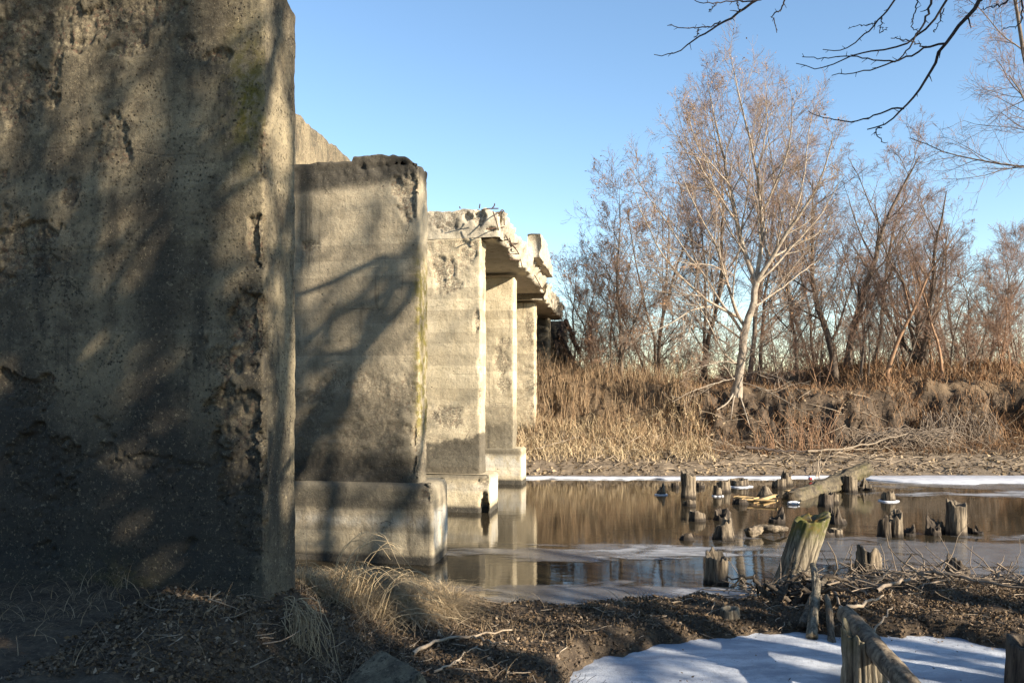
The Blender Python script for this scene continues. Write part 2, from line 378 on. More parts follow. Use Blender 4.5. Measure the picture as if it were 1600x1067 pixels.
hol = np.where(Y > 22, np.exp(-((zr - .32) / .28) ** 2), 0) * (.95 * sm((X - 11.3) / .8) * sm((17.0 - X) / 1.5) * sm(.6 + 1.5 * pn(X * .9, 2, 2)) + .45 * sm((X - 4.6) / .8) * sm((10.8 - X) / .6) * sm(pn(X * 1.3, 5, Z * 1.5) * 2 + .3))
YS = Y + hol * .8
U = Y - far_shore(X); S = near_shore(X) - Y
left = sm((5.4 - X) / 1.2); right = sm((X - 10.2) / 1.2)
hol_m = sm((Z - .7) / .3) * sm((2.25 - Z) / .3)
a_sand = np.where(Y > 15, sm((3.4 - U + .7 * n2) / .8), 0)
face = sm((U - 2.4) / .4) * sm((4.0 - U) / .5)
a_dirt = np.where(Y > 15, np.maximum(face, sm(hol_m * 2)) * (1 - left), 0)
a_straw = np.where(Y > 15, sm((U - 2.9 + .5 * n2) / .6) * (1 - a_dirt * .9), 0)
a_mud = np.where(Y > 15, sm((.25 - U + .2 * n2) / .3), sm((.35 - S + .2 * n2) / .3))
ground = mesh('ground', np.stack([X, YS, Z], -1).reshape(-1, 3), [gridfaces(len(gy), len(gx))], MAT['ground'],
              attrs=dict(sand=a_sand.ravel(), dirt=a_dirt.ravel(), straw=a_straw.ravel(), mud=a_mud.ravel()))
tag(ground, kind='structure')
def gz(x, y): return terrain(np.asarray(x, float), np.asarray(y, float))[0]

wx = np.linspace(-45, 60, 60); wy = np.linspace(6.8, 26, 40)
WX, WY = np.meshgrid(wx, wy)
river = mesh('river', np.stack([WX, WY, 0 * WX], -1).reshape(-1, 3), [gridfaces(40, 60)], MAT['water']); tag(river, kind='structure')

def ice_patch(name, cx, cy, rx, ry, mat, z=.004, seed=0, n=70):
    t = np.linspace(-1.15, 1.15, n); A, B = np.meshgrid(t, t)
    x = cx + rx * A + .35 * ry * B * 0; y = cy + ry * B + .10 * rx * np.sin(A * 2 + seed) * .3
    r = np.sqrt(A ** 2 + B ** 2) + .28 * fbm(x * 1.1 + seed, y * 2.4, seed, 4)
    o = mesh(name, np.stack([x, y, 0 * x + z], -1).reshape(-1, 3), [gridfaces(n, n)], mat, attrs=dict(cover=np.clip(1.05 - r, 0, 1).ravel() ** .6))
    return tag(o, kind='structure')
p = at(1010, 864); ice_patch('river_ice', p[0] + .25, p[1], 1.6, .62, MAT['bright_ice'], .008, 1)
p = at(900, 932); ice_patch('river_ice', p[0] + .2, p[1] - .05, 2.6, .75, MAT['film_ice'], .005, 2)
p = at(1120, 930); ice_patch('river_ice', p[0], p[1] + .1, 1.3, .28, MAT['bright_ice'], .009, 6)
p = at(1470, 865); ice_patch('river_ice', p[0] + 1, p[1], 4.6, 1.7, MAT['film_ice'], .004, 3)
p = at(1570, 838); ice_patch('river_ice', p[0] + .6, p[1], 1.1, .35, MAT['bright_ice'], .009, 8)
p = at(1480, 772); ice_patch('river_ice', p[0] + 2, p[1], 4.6, .7, MAT['bright_ice'], .006, 5)
p = at(1480, 760); ice_patch('river_ice', p[0] + 2.4, p[1], 5.5, 1.2, MAT['film_ice'], .003, 9)
p = at(1185, 938); ice_patch('river_ice', p[0] + .05, p[1] - .05, .55, .30, MAT['bright_ice'], .014, 7)
p = at(900, 862); ice_patch('river_ice', p[0] + .4, p[1], 2.6, .65, MAT['film_ice'], .005, 12)

# white ice along the far shore
ex = np.linspace(-.2, 45, 500); ew = .55 + .9 * sm((ex - 8.6) / 1.2) + .3 * pn(ex * .8, 0, 3) + .18 * pn(ex * 3, 0, 3); ew = np.maximum(ew - .25 * sm((8.5 - ex) / 1), .06)
ew *= 1 - .85 * np.exp(-((ex - 7.9) / .7) ** 2)
rows = []
for k, (q, zz) in enumerate([(0, .004), (.04, .03), (.5, .035), (1.02, .05), (1.1, -.02)]):
    rows.append(np.stack([ex, far_shore(ex) + .12 - ew * (1 - q), np.full_like(ex, zz) + (.006 * pn(ex * 3, k, 0) if 0 < k < 4 else 0)], -1))
o = mesh('shore_ice', np.concatenate(rows), [gridfaces(5, len(ex))], MAT['edge_ice']); tag(o, kind='structure')

# frozen pool in the foreground
sx = np.linspace(-.6, 9.5, 160); sy = np.linspace(2.0, 7.9, 120); SX, SY = np.meshgrid(sx, sy)
o = mesh('frozen_pool', np.stack([SX, SY, SNOWZ + .016 * fbm(SX * 1.6, SY * 1.6, 2, 5, .6)], -1).reshape(-1, 3), [gridfaces(120, 160)], MAT['snow']); tag(o, kind='structure')

# ------------------------------------------------------------------ bridge piers
def seg(a, b, st):
    n = max(2, int(round(np.linalg.norm(np.subtract(b, a)) / st)) + 1)
    return [np.asarray(a) * (1 - t) + np.asarray(b) * t for t in np.linspace(0, 1, n)[:-1]]
def block(name, origin, W, T, z0, z1, res, r, mat, parent, spalls=(), rough=.004, seed=0, top=None, darkf=None, mossf=None, whitef=None, erode=None, auto=.0, topround=0.0):
    """a rounded concrete block: origin = its front corner at the open end; u away from the open end, v along the bridge"""
    q = []
    q += seg((W, 0), (r, 0), res); q += [(r - r * math.sin(a), r - r * math.cos(a)) for a in np.linspace(0, math.pi / 2, 5)][:-1]
    q += seg((0, r), (0, T - r), res); q += [(r - r * math.cos(a), T - r + r * math.sin(a)) for a in np.linspace(0, math.pi / 2, 5)][:-1]
    q += seg((r, T), (W, T), .25); q += seg((W, T), (W, 0), .2)
    q = np.array([np.asarray(k, float) for k in q]); n = len(q)
    d = np.roll(q, -1, 0) - np.roll(q, 1, 0); nn = nrm(np.stack([-d[:, 1], d[:, 0]], 1))
    cen = q.mean(0); flip = np.sign(((q - cen) * nn).sum(1).mean()); nn *= flip if flip else 1
    zs = np.linspace(z0, z1, int((z1 - z0) / res) + 1); m = len(zs)
    u = np.repeat(q[None, :, 0], m, 0); v = np.repeat(q[None, :, 1], m, 0); z = np.repeat(zs[:, None], n, 1)
    if top is not None:                              # tilt / chip the top edge
        zt = top(u, v); z = z0 + (z - z0) * (zt - z0) / (z1 - z0)
    nx, ny = np.repeat(nn[None, :, 0], m, 0), np.repeat(nn[None, :, 1], m, 0)
    wob = .34 * fbm(u * 3.4 + seed, z * 3.4, v * 3.4, 5, .6)
    sp = np.zeros_like(u); dep = np.zeros_like(u)
    for (su, sz, ru, rz, dd) in spalls:
        k = (v < .07) * sm((.95 - np.sqrt(((u - su) / ru) ** 2 + ((z - sz) / rz) ** 2) + wob * 1.9) / .09)
        sp = np.maximum(sp, k); dep = np.maximum(dep, k * dd)
    if auto:
        k = (v < .07) * sm((fbm(u * 1.2 + seed * 3, z * 1.2, v * 1.2 + seed, 5, .6) - (.62 - auto)) / .10); sp = np.maximum(sp, k * .9); dep = np.maximum(dep, k * .025)
    if erode is not None:
        e = erode(u, z) * sm((fbm(u * 2.1 + seed, z * 3.5, v * 2, 4, .6) + .35) / .3); sp = np.maximum(sp, e * .7); dep = np.maximum(dep, e * .018)
    agg = .5 * ridge(u * 9 + seed, z * 9, v * 9, 4)
    disp = -dep * (.7 + .5 * fbm(u * 5 + seed, z * 5, v * 5, 3) + .25 * agg) + sp * .016 * fbm(u * 19, z * 19, v * 19, 4, .6) + rough * fbm(u * 2.3 + seed, z * 2.3, v * 2.3, 5) 
    disp += .0035 * np.floor((pn(np.floor(z / .22) * 3.7, seed + .5, 0.3)) * 2)
    edge = np.minimum(np.hypot(u, v), np.hypot(u, T - v)); disp -= .016 * np.exp(-(edge / .03) ** 2) * np.clip(fbm(u * 0 + seed, z * 5, v * 0, 4) + .1, 0, 1.5)
    if topround: 
        tz = np.clip((z - (z1 - topround)) / topround, 0, 1); disp -= topround * .8 * (1 - np.sqrt(1 - np.minimum(tz, .999) ** 2))
    u2, v2 = u + nx * disp, v + ny * disp
    Pp = np.asarray(origin)[None, None] + u2[..., None] * FU + v2[..., None] * FV; Pp[..., 2] = z
    Z0 = np.zeros_like(u)
    at_ = dict(spall=sp, dark=Z0 if darkf is None else darkf(u, z, v), moss=Z0 if mossf is None else mossf(u, z, v), white=Z0 if whitef is None else whitef(u, z, v))
    return mesh(name, Pp.reshape(-1, 3), [gridfaces(m, n, True), np.arange(n)[None] + (m - 1) * n], mat, parent, attrs={k: np.clip(a, 0, 1).ravel() for k, a in at_.items()})

SH, SHD = 2.64, [6.2, 10.85, 15.5, 20.05, 24.65, 29.25]
FT, FTD = 2.43, [None, 10.72, 15.28, 19.94, None, None]
TOPZ = [5.30, 5.18, 4.97, 4.87, 4.74, 4.68]
def face_uv(x, y, k=0):
    """where the photo ray meets the front plane of pier k: (u, z)"""
    o = bpt(SH, SHD[k], 0); nrmv = np.array([math.sin(TH), math.cos(TH)])
    c = o[0] * nrmv[0] + o[1] * nrmv[1]; D = c / ((x - 800) / F * nrmv[0] + nrmv[1]); Xw = (x - 800) / F * D
    return (Xw - o[0]) * FU[0] + (D - o[1]) * FU[1], EYE + (HY - y) * D / F
def sp(k, x, y, rx, ry, d):
    u, z = face_uv(x, y, k); s = SHD[k] / F
    return (u, z, rx * s, ry * s, d)
def g2(u, z, a, b, ra, rb): return np.exp(-((u - a) / ra) ** 2 - ((z - b) / rb) ** 2)

PIER_LABEL = ['dark stained concrete pier filling the near side, patched with branch shadow', 'concrete pier with ragged dark top and branch shadows, on a broad water footing',
              'pale sunlit concrete pier carrying the broken front of the deck', 'pale narrow pier under the ragged deck edge, with white-banded footing',
              'pale pier rising straight from the far bank grass under the deck', 'dark last pier beside the black hollow at the far end']
GP = 'concrete piers of the ruined bridge'
for k in range(6):
    o = bpt(SH, SHD[k], 0); pr = thing('bridge_pier', (0, 0, 0), PIER_LABEL[k], 'bridge pier', GP)
    W = 3.7
    if k == 0:
        spl = [sp(0, 60, 30, 150, 75, .035), sp(0, 20, 120, 85, 90, .035), sp(0, 200, 25, 110, 40, .03), sp(0, 405, 375, 24, 42, .05), sp(0, 392, 505, 40, 50, .06), sp(0, 352, 572, 24, 22, .035),
               sp(0, 375, 655, 58, 60, .05), sp(0, 385, 755, 52, 65, .05), sp(0, 395, 835, 40, 50, .03), sp(0, 45, 390, 60, 55, .04), sp(0, 40, 615, 75, 35, .04), sp(0, 60, 715, 70, 60, .045), sp(0, 70, 770, 55, 28, .04),
               sp(0, 335, 88, 26, 12, .03), sp(0, 290, 66, 16, 14, .02), sp(0, 190, 75, 40, 12, .02), sp(0, 235, 725, 100, 16, .02), sp(0, 412, 240, 12, 40, .03), sp(0, 110, 300, 22, 22, .015)]
        um, zm = face_uv(385, 150, 0); ud, zd = face_uv(240, 400, 0)
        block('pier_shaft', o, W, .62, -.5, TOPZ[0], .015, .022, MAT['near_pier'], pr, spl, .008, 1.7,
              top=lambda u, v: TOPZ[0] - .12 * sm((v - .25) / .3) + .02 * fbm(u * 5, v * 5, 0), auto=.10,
              darkf=lambda u, z, v: .95 * sm((2.7 - z) / 1.3) * (.55 + .45 * sm((u - .02) / .1)) + .8 * np.exp(-((u - ud) / .22) ** 2) * sm((4.3 - z) / .5) + .5 * sm((u - 1.6) / .5) * sm((3.2 - z) / 1),  # real stain, deepened with painted shade in the lower half and the column
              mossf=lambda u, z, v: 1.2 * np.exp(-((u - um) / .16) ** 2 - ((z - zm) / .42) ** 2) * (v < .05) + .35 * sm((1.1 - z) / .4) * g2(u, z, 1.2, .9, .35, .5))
    elif k == 1:
        spl = [sp(1, 630, 290, 22, 26, .06), sp(1, 640, 330, 14, 20, .04), sp(1, 485, 385, 16, 10, .02), sp(1, 655, 690, 12, 60, .06), sp(1, 540, 268, 60, 10, .02), sp(1, 610, 262, 45, 10, .04)]
        zt1 = face_uv(500, 330, 1)[1]; z_e = face_uv(500, 600, 1)[1]
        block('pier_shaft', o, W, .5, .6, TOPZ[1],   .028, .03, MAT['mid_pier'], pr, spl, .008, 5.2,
              top=lambda u, v: TOPZ[1] - .06 * (u > .9) + .05 * sm((u - .25) / .1) - .10 * sm((.2 - u) / .2) + .035 * fbm(u * 6, v * 6, 3, 3),
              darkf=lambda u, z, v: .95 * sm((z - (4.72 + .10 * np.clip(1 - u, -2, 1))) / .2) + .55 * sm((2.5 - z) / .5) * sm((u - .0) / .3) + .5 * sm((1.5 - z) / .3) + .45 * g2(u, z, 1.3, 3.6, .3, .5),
              mossf=lambda u, z, v: .9 * np.exp(-((u - .0) / .07) ** 2) * sm((4.2 - z) / .6) * sm((z - 1.4) / .5),
              erode=lambda u, z: sm((2.6 - z) / .3) + .8 * sm((z - 4.75) / .15))
    elif k == 2:
        spl = [sp(2, 690, 425, 26, 22, .045), sp(2, 735, 392, 22, 18, .04), sp(2, 700, 445, 26, 14, .03), sp(2, 745, 500, 5, 22, .03), sp(2, 700, 650, 30, 16, .02), sp(2, 755, 620, 8, 50, .03)]
        block('pier_shaft', o, W, .55, .4, TOPZ[2], .035, .05, MAT['pale_pier'], pr, spl, .01, 8.4,
              top=lambda u, v: TOPZ[2] + 0 * u, darkf=lambda u, z, v: .85 * sm((1.62 - z - .35 * u + .5 * fbm(u * 2.2, z * 3, 2, 5, .6)) / .2),  # stain, with a tree shadow painted into the colour towards the open end
              erode=lambda u, z: sm((2.2 - z) / .4) * .6 + sm((z - 4.1) / .4))
    elif k == 3:
        block('pier_shaft', o, W, .55, .3, TOPZ[3], .045, .05, MAT['pale_pier'], pr, [sp(3, 785, 560, 12, 30, .02), sp(3, 790, 600, 14, 12, .02)], .01, 12.4,
              darkf=lambda u, z, v: .7 * sm((2.0 - z) / .25 + .4 * pn(u * 3, z * 3, 0)) * (.6 + .4 * sm((1.6 - z) / .3)), erode=lambda u, z: sm((2.3 - z) / .3) * .6)
    elif k == 4:
        block('pier_shaft', o, W, .55, .2, TOPZ[4], .05, .05, MAT['pale_pier'], pr, [sp(4, 828, 575, 10, 3, .05), sp(4, 826, 607, 8, 3, .04), sp(4, 832, 645, 8, 12, .03), sp(4, 828, 510, 7, 25, .02)], .012, 15.1, erode=lambda u, z: .7 + 0 * z,
              darkf=lambda u, z, v: .35 * sm((1.4 - z) / .4))
    else:
        block('pier_shaft', o, W, .55, .6, TOPZ[5], .06, .05, MAT['mid_pier'], pr, [], .014, 19.1, erode=lambda u, z: .6 + 0 * z, darkf=lambda u, z, v: .75 * sm((u - .0) / .2) + .3)  # darker away from the open end
    if FTD[k]:
        o = bpt(FT, FTD[k], 0); ftop = {1: 1.02, 2: .68, 3: .84}[k]
        wl = {1: .50, 2: .42, 3: .50}[k]
        spl = [(.05, ftop - .1, .16, .12, .05)] if k == 1 else ([(.12, .02, .07, .4, .22), (.06, ftop - .12, .2, .12, .04)] if k == 2 else [])
        mat = MAT['mid_pier'] if k == 1 else MAT['pale_pier']
        block('footing', o, W, .92 if k < 3 else .75, -.6, ftop,   .028 if k == 1 else .04, .05, mat, pr, spl, .012, 3.3 + k, topround=.10 if k < 3 else .04,
              top=lambda u, v: ftop + .0 * u,
              darkf=lambda u, z, v: np.maximum(.75 * sm((z - wl - .12) / .1) * sm((u + .25) / .5), 1.25 * sm((.16 - z) / .1)),
              whitef=lambda u, z, v: (.9 * sm((z - .15) / .1) * sm((wl + .22 - z) / .1) * np.maximum(sm((v - .05) / .05), .8 * (k == 3)) + .55 * np.exp(-((z - wl - .03) / .07) ** 2) * sm((u + .3) / .3)))

# ------------------------------------------------------------------ deck
def deck_piece(name, D0, D1, n, offR, offL, zt, zb, mat, parent, seed, ragR=.1, ragz=.05, res=.07, endrag=.1, ztf=None):
    """slab along the bridge with ragged open edge; closed rings across the section"""
    Ds = np.linspace(D0, D1, n); rings = []
    for i, D in enumerate(Ds):
        w, h = offL - offR, zt - zb
        q = []
        q += seg((0, 0), (0, h), res); q += seg((0, h), (w, h), .12); q += seg((w, h), (w, 0), .2); q += seg((w, 0), (0, 0), .12)
        rings.append(np.array(q))
    q = np.array(rings); u, z = q[..., 0], q[..., 1]; Dm = np.repeat(Ds[:, None], q.shape[1], 1)
    edge = sm(1 - u / .35)
    if ztf is not None: z = z * (ztf(Dm) - zb) / (zt - zb)
    n1 = fbm(Dm * 1.6 + seed, z * 2.2, u * 1.5, 5, .6); 
    u2 = u - edge * ragR * (n1 + .6 * ridge(Dm * 4 + seed, z * 5, 0, 3) * .6 - .5) * (1 + 0 * z)
    u2 += edge * ragR * 1.3 * sm(1 - z / (zt - zb)) * (.6 + pn(Dm * 1.1 + seed, 3, 0))
    z2 = z + ragz * edge * fbm(Dm * 3 + seed, u * 4, z * 3, 4)
    e = np.zeros_like(Dm); e[0] = 1; e[-1] = -1
    D2 = Dm + endrag * np.abs(e) * np.sign(e) * (fbm(u * 3 + seed, z * 5, 1, 5, .65))
    Pp = np.stack([AX[0] * D2 - (offR + u2), D2 - .23 * u2 * -1, zb + z2], -1)   # ends skewed like the piers
    m, k = Dm.shape
    spm = np.clip(edge + np.abs(e), 0, 1)
    at_ = dict(spall=spm * .55, dark=.55 * sm(fbm(u * 3 + seed, z * 6, Dm * 2, 4) * 2 - .3) * spm, moss=0 * u, white=0 * u)
    # finer end faces
    return mesh(name, Pp.reshape(-1, 3), [gridfaces(m, k, True), np.arange(k)[None], (np.arange(k)[::-1] + (m - 1) * k)[None]], mat, parent, attrs={a: b.ravel() for a, b in at_.items()})
deck = thing('bridge_deck', (0, 0, 0), 'broken concrete bridge deck with ragged edge and bare rebar, lying across the farther piers', 'bridge deck')
deck_piece('slab', 15.62, 24.3, 110, 2.26, 5.9, 5.46, 4.978, MAT['deck'], deck, 2.2, .10, .045)
# broken front face of the slab, a rough block proud of the slab end
fo = bpt(2.30, 15.46, 0)
block('broken_front', fo, 3.4, .5, 4.985, 5.52, .03, .06, MAT['deck'], deck, [(.35, 5.35, .10, .12, .09), (.62, 5.38, .10, .10, .07), (1.0, 5.2, .2, .06, .04), (.15, 5.12, .2, .05, .05)], .03, 31.,
      top=lambda u, v: 5.50 - .10 * sm((.25 - u) / .25) + .05 * fbm(u * 5, v * 4, 2, 4), darkf=lambda u, z, v: .5 * sm(fbm(u * 4, z * 5, 1, 4) * 2 - .2), auto=.25)
deck_piece('far_slab', 24.36, 31.4, 90, 2.28, 5.9, 5.28, 4.80, MAT['deck'], deck, 9.2, .09, .05)
deck_piece('parapet', 20.5, 24.2, 60, 2.05, 2.38, 5.97, 5.40, MAT['deck'], deck, 7.7, .04, .02, .06, .08, ztf=lambda D: 5.97 - .32 * sm((D - 21.6) / 2.2) - .25 * sm((D - 23.6) / .5))
def tube_obj(name, pts, r, mat, parent=None, n=14, sides=6, wob=0, taper=1.0):
    P = resample(pts, n, wob); R = np.full(n, r) * np.linspace(1, taper, n)
    P = np.concatenate([P[:1], P, P[-1:]]); R = np.r_[r * .02, R, R[-1] * .02]
    P[0] += (P[1] - P[2]) * .02; P[-1] += (P[-2] - P[-3]) * .02
    V, Fc = tubes([(P[None], R[None])], sides); return mesh(name, V, Fc, mat, parent)
for pts in [[(752, 328), (765, 326), (779, 326)], [(768, 327), (773, 321), (773, 318)], [(749, 326), (750, 319)], [(770, 330), (776, 348), (779, 360)], [(779, 338), (782, 328), (787, 328), (790, 338), (793, 346)], [(787, 334), (788, 352)],
            [(790, 368), (800, 384), (812, 395), (816, 418)], [(793, 362), (798, 380), (806, 388)], [(794, 397), (806, 397)], [(796, 405), (812, 407)], [(798, 380), (816, 381)], [(760, 358), (788, 355)], [(718, 323), (719, 326)], [(835, 430), (841, 440), (847, 452)]]:
    Ds = [15.2 + max(0, (x - 783) * .11) for x, y in pts]
    tube_obj('rebar', [atD(x, y, d) for (x, y), d in zip(pts, Ds)], .011, MAT['rust'], deck, 10, 5)
wall = thing('parapet_wall', (0, 0, 0), 'tall streaked concrete parapet wall standing along the far edge above the two nearest piers', 'parapet')
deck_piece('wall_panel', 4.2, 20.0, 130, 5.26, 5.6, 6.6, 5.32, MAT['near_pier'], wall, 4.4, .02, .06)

# abutment and fire-blackened timbers at the far end
ab = thing('bridge_abutment', (0, 0, 0), 'concrete abutment with shade in its colour, behind the black hollow under the deck end', 'abutment')
block('abutment_wall', bpt(2.3, 32.6, 0), 4.5, .8, 1.5, 4.86, .12, .08, MAT['near_pier'], ab, [], .03, 41., darkf=lambda u, z, v: 1 + 0 * u)  # shade of the hollow is painted over the whole wall
for i, (pts, r, lb) in enumerate([([(866, 545), (880, 505)], .07, 'charred timber leaning against the deck end beside the last pier'), ([(872, 520), (893, 560)], .09, 'charred timber lying down the embankment below the deck end'), ([(884, 500), (905, 552)], .08, 'charred pole sloping down the embankment among dark brush'), ([(870, 560), (873, 515)], .06, 'upright charred post standing in the hollow under the deck')]):
    t = tube_obj('charred_timber', [atD(pts[0][0], pts[0][1], 30.6), atD(pts[1][0], pts[1][1], 31.4)], r, MAT['black_bark'], None, 8, 7, .02)
    tag(t, lb, 'timber', 'charred timbers at the far end of the bridge')

# ------------------------------------------------------------------ stumps
def stump(px, ybase, ytop, wpx, label, mat='stump', z=0., lean=0., jag=.25, hollow=.5, flare=.15, cone=0., groove=.17, seed=None, name='wooden_stump', cat='stump', group='old timber stumps standing in the river', ysq=1., lumps=None, wet=.07, moss=0., n=44, rows=22, D=None, leany=0., slant=None):
    b = at(px, ybase, z) if D is None else np.array([(px - 800) * D / F, D, z])
    s = b[1] / F; Rb = wpx * s / 2; h = (ybase - ytop) * s
    seed = (px * 7.13 + ybase) % 97 if seed is None else seed
    th = np.arange(n) * 2 * math.pi / n; cx, cy = np.cos(th), np.sin(th)
    tz = fbm(cx * 1.3 + seed, cy * 1.3, seed, 3) * 1.1 + (.10 + .45 * ((seed * 7.7) % 1) ** 3) * pn(th * 5.5 + seed, seed, .3)
    tz = tz * .75 + .6 * np.cos(th - (seed * 3.1 if slant is None else slant)); tz = np.clip(tz, -1, 1); tz = tz - tz.max()
    if lumps: tz = tz - lumps[0] * sm((np.cos(th - lumps[1]) - .1) / .3) / max(jag, .01)
    H = h * np.clip(1 + jag * tz, .25, 1.0)
    q = np.linspace(0, 1, rows)
    zz = -.25 + (H[None] + .25) * q[:, None]; zc = np.maximum(zz, 0)
    g = ridge(cx[None] * 3.2 + seed, cy[None] * 3.2, zz * .8 / max(Rb * 4, .2) , 3)
    g2_ = np.abs(pn(th[None] * 4.1 + seed + .25 * pn(zz * 3, seed, 0), seed, zz * .6))
    rr = Rb * (1 + groove * (g - .6) * .55 - groove * 1.2 * np.clip(.25 - g2_, 0, 1) * 2) * (1 + flare * np.exp(-zc / max(h * .3, .05)) - cone * zc / h)
    rr *= 1 + .06 * pn(zz * 4 / max(h, .2), seed, th[None] * 0)
    Xo, Yo = rr * cx, rr * cy * ysq
    V = [np.stack([Xo + lean * zc + .02 * h * pn(zz * 3, seed, 2), Yo + leany * zc, zz], -1)]
    gr = [np.clip(1.0 * sm((.15 - g2_) / .13) + .55 * sm((.55 - g) / .5), 0, 1)]
    inner = [(.86, .03), (.62, .45), (.35, .9), (.06, 1.0)]
    for f, dd in inner:
        ztop = zz[-1] - dd * hollow * Rb * 1.3 + .10 * Rb * pn(cx * 3 + seed, cy * 3, f * 5)
        ztop = ztop * f ** .2 + (1 - f ** .2) * ztop.mean()
        V.append(np.stack([Xo[-1] * f + lean * H, Yo[-1] * f + leany * H, ztop], -1)[None]); gr.append(np.full((1, n), .15 + .6 * dd))
    V = np.concatenate(V); gr = np.concatenate(gr); R_, N_ = V.shape[:2]
    zl = V[..., 2]
    ms = np.clip(sm((zl / h - .45) / .4), 0, 1) * moss
    o = mesh(name, V.reshape(-1, 3), [gridfaces(R_, N_, True), (np.arange(N_) + (R_ - 1) * N_)[None]], MAT[mat], attrs=dict(groove=gr.ravel(), wet=(sm((wet - zl) / .04)).ravel() * .9, moss=ms.ravel()))
    o.location = [float(c) for c in b]
    return tag(o, label, cat, group)

ST = [ # px, base, top, width, label, options
 (1033, 773, 753, 13, 'small dark stump in a white ice ring, set apart from the tall post', dict(jag=.5, cone=.3)),
 (1055, 761, 752, 11, 'tiny dark stump just behind and beside the tall post', dict(mat='stump_dark')),
 (1075, 777, 733, 22, 'tall straight grey post, the tallest stump close to the far shore', dict(jag=.12, flare=.05, hollow=.3)),
 (1094, 761, 750, 13, 'small rounded stump touching the far side of the tall post', dict(jag=.4, cone=.2)),
 (1077, 790, 779, 18, 'low pale stump just in front of the tall post', dict(jag=.3)),
 (1089, 813, 797, 23, 'squat ridged stump alone in open water before the tall post', dict(groove=.2)),
 (1073, 843, 831, 21, 'low ragged black stump barely above the water', dict(mat='stump_dark', jag=.7, cone=.4)),
 (1130, 768, 748, 20, 'blunt stump behind the twin-lobed one in a white ice ring', dict(jag=.2)),
 (1121, 775, 757, 12, 'narrow stump of the pair standing in one white ice ring', dict(jag=.4)),
 (1155, 760, 747, 26, 'broad flat-topped ribbed stump on a wide white ice ring', dict(jag=.15, groove=.2)),
 (1129, 812, 793, 23, 'dark crumbled stump close behind the shaggy hourglass stump', dict(jag=.4, mat='stump_dark')),
 (1131, 842, 808, 30, 'shaggy pale stump with frayed narrowing top between two darker ones', dict(jag=.5, cone=.3, groove=.2)),
 (1120, 911, 857, 32, 'deeply grooved black and grey stump in open dark water close to the near shore', dict(jag=.22, groove=.3, hollow=.7)),
 (1196, 776, 758, 24, 'cone-shaped pale stump next to the yellow planks', dict(cone=.75, jag=.2)),
 (1214, 816, 792, 22, 'dark stump with a hooked top between the driftwood and the long log', dict(jag=.6, mat='stump_dark')),
 (1228, 758, 734, 17, 'tall ragged half of a twin stump in front of the shore ice', dict(jag=.6)),
 (1217, 762, 747, 19, 'short half of a twin stump in front of the shore ice', dict(jag=.3)),
 (1157, 787, 777, 21, 'low dark stump under the end of the yellow planks', dict(mat='stump_dark', jag=.4)),
 (1290, 791, 768, 20, 'dark stump standing against the front of the long log', dict(mat='stump_dark', jag=.3)),
 (1302, 786, 766, 14, 'slim brown stump beside the dark one against the long log', dict(jag=.4)),
 (1305, 817, 790, 27, 'black tangled root stump bristling with thin twigs behind the mossy stump', dict(mat='stump_dark', jag=.8, cone=.45, groove=.3)),
 (1289, 838, 823, 26, 'low black stump just behind the shoulder of the mossy leaning stump', dict(mat='stump_dark', jag=.4)),
 (1306, 838, 825, 18, 'low pale block-like stump beside the low black one', dict(jag=.1)),
 (1328, 768, 742, 20, 'pale stump propping up the raised end of the long log', dict(jag=.2)),
 (1345, 765, 744, 14, 'splintered stump beside the raised end of the long log', dict(jag=.8)),
 (1360, 766, 750, 13, 'hooked thin stump at the edge of the ice sheet past the log end', dict(jag=.9)),
 (1388, 783, 765, 20, 'rounded stump with a white ice ring, alone past the log end', dict(jag=.35, cone=.2)),
 (1382, 838, 803, 19, 'dark pointed stump of the tight cluster in mid river', dict(mat='stump_dark', jag=.5)),
 (1400, 838, 795, 18, 'tallest stump of the tight cluster in mid river', dict(jag=.25)),
 (1419, 836, 818, 19, 'low forked dark stump of the tight cluster in mid river', dict(mat='stump_dark', jag=.9)),
 (1458, 835, 805, 20, 'dark humped stump standing close beside the thick tall post', dict(mat='stump_dark', jag=.5)),
 (1471, 832, 811, 14, 'brown sloping stump squeezed between the humped stump and thick tall post', dict(jag=.5)),
 (1494, 835, 779, 29, 'thick tall square-shouldered post, tallest in the open river', dict(jag=.15, flare=.06, groove=.15)),
 (1516, 832, 822, 7, 'tiny dark stub next to the thick tall post', dict(mat='stump_dark')),
 (1529, 834, 819, 13, 'small ragged black stub out past the thick tall post', dict(mat='stump_dark', jag=.9, cone=.3)),
 (1357, 893, 849, 34, 'split double-peaked stump rising behind the washed-up straw', dict(jag=.35, groove=.28)),
 (1496, 912, 865, 36, 'blackened round-topped stump at the back edge of the washed-up straw', dict(jag=.3, cone=.25, mat='stump_dark', groove=.2)),
]
ICE_RINGS = []
for px, yb, yt, w, lb, kw in ST:
    stump(px, yb, yt, w, lb, **kw)
    if 'ice ring' in lb and 'behind' not in lb: ICE_RINGS.append((px, yb, w, lb))
stump(1238, 902, 800, 52, 'big leaning stump with moss and orange lichen on top, largest stump in the river', 'stump_pale', z=.03, lean=.34, jag=.09, hollow=.25, flare=.04, groove=.06, slant=.3, moss=1.0, wet=-.1, n=72, rows=40)
stump(1141, 963, 948, 26, 'short pale cut stump half buried in the near bank leaves', 'stump_pale', z=.22, jag=.15, group='old timber stumps on the banks', wet=-1)
stump(1047, 726, 702, 17, 'dark stump tufted with grass on the far sand strip', 'stump_dark', z=.2, jag=.5, group='old timber stumps on the banks', wet=-1)
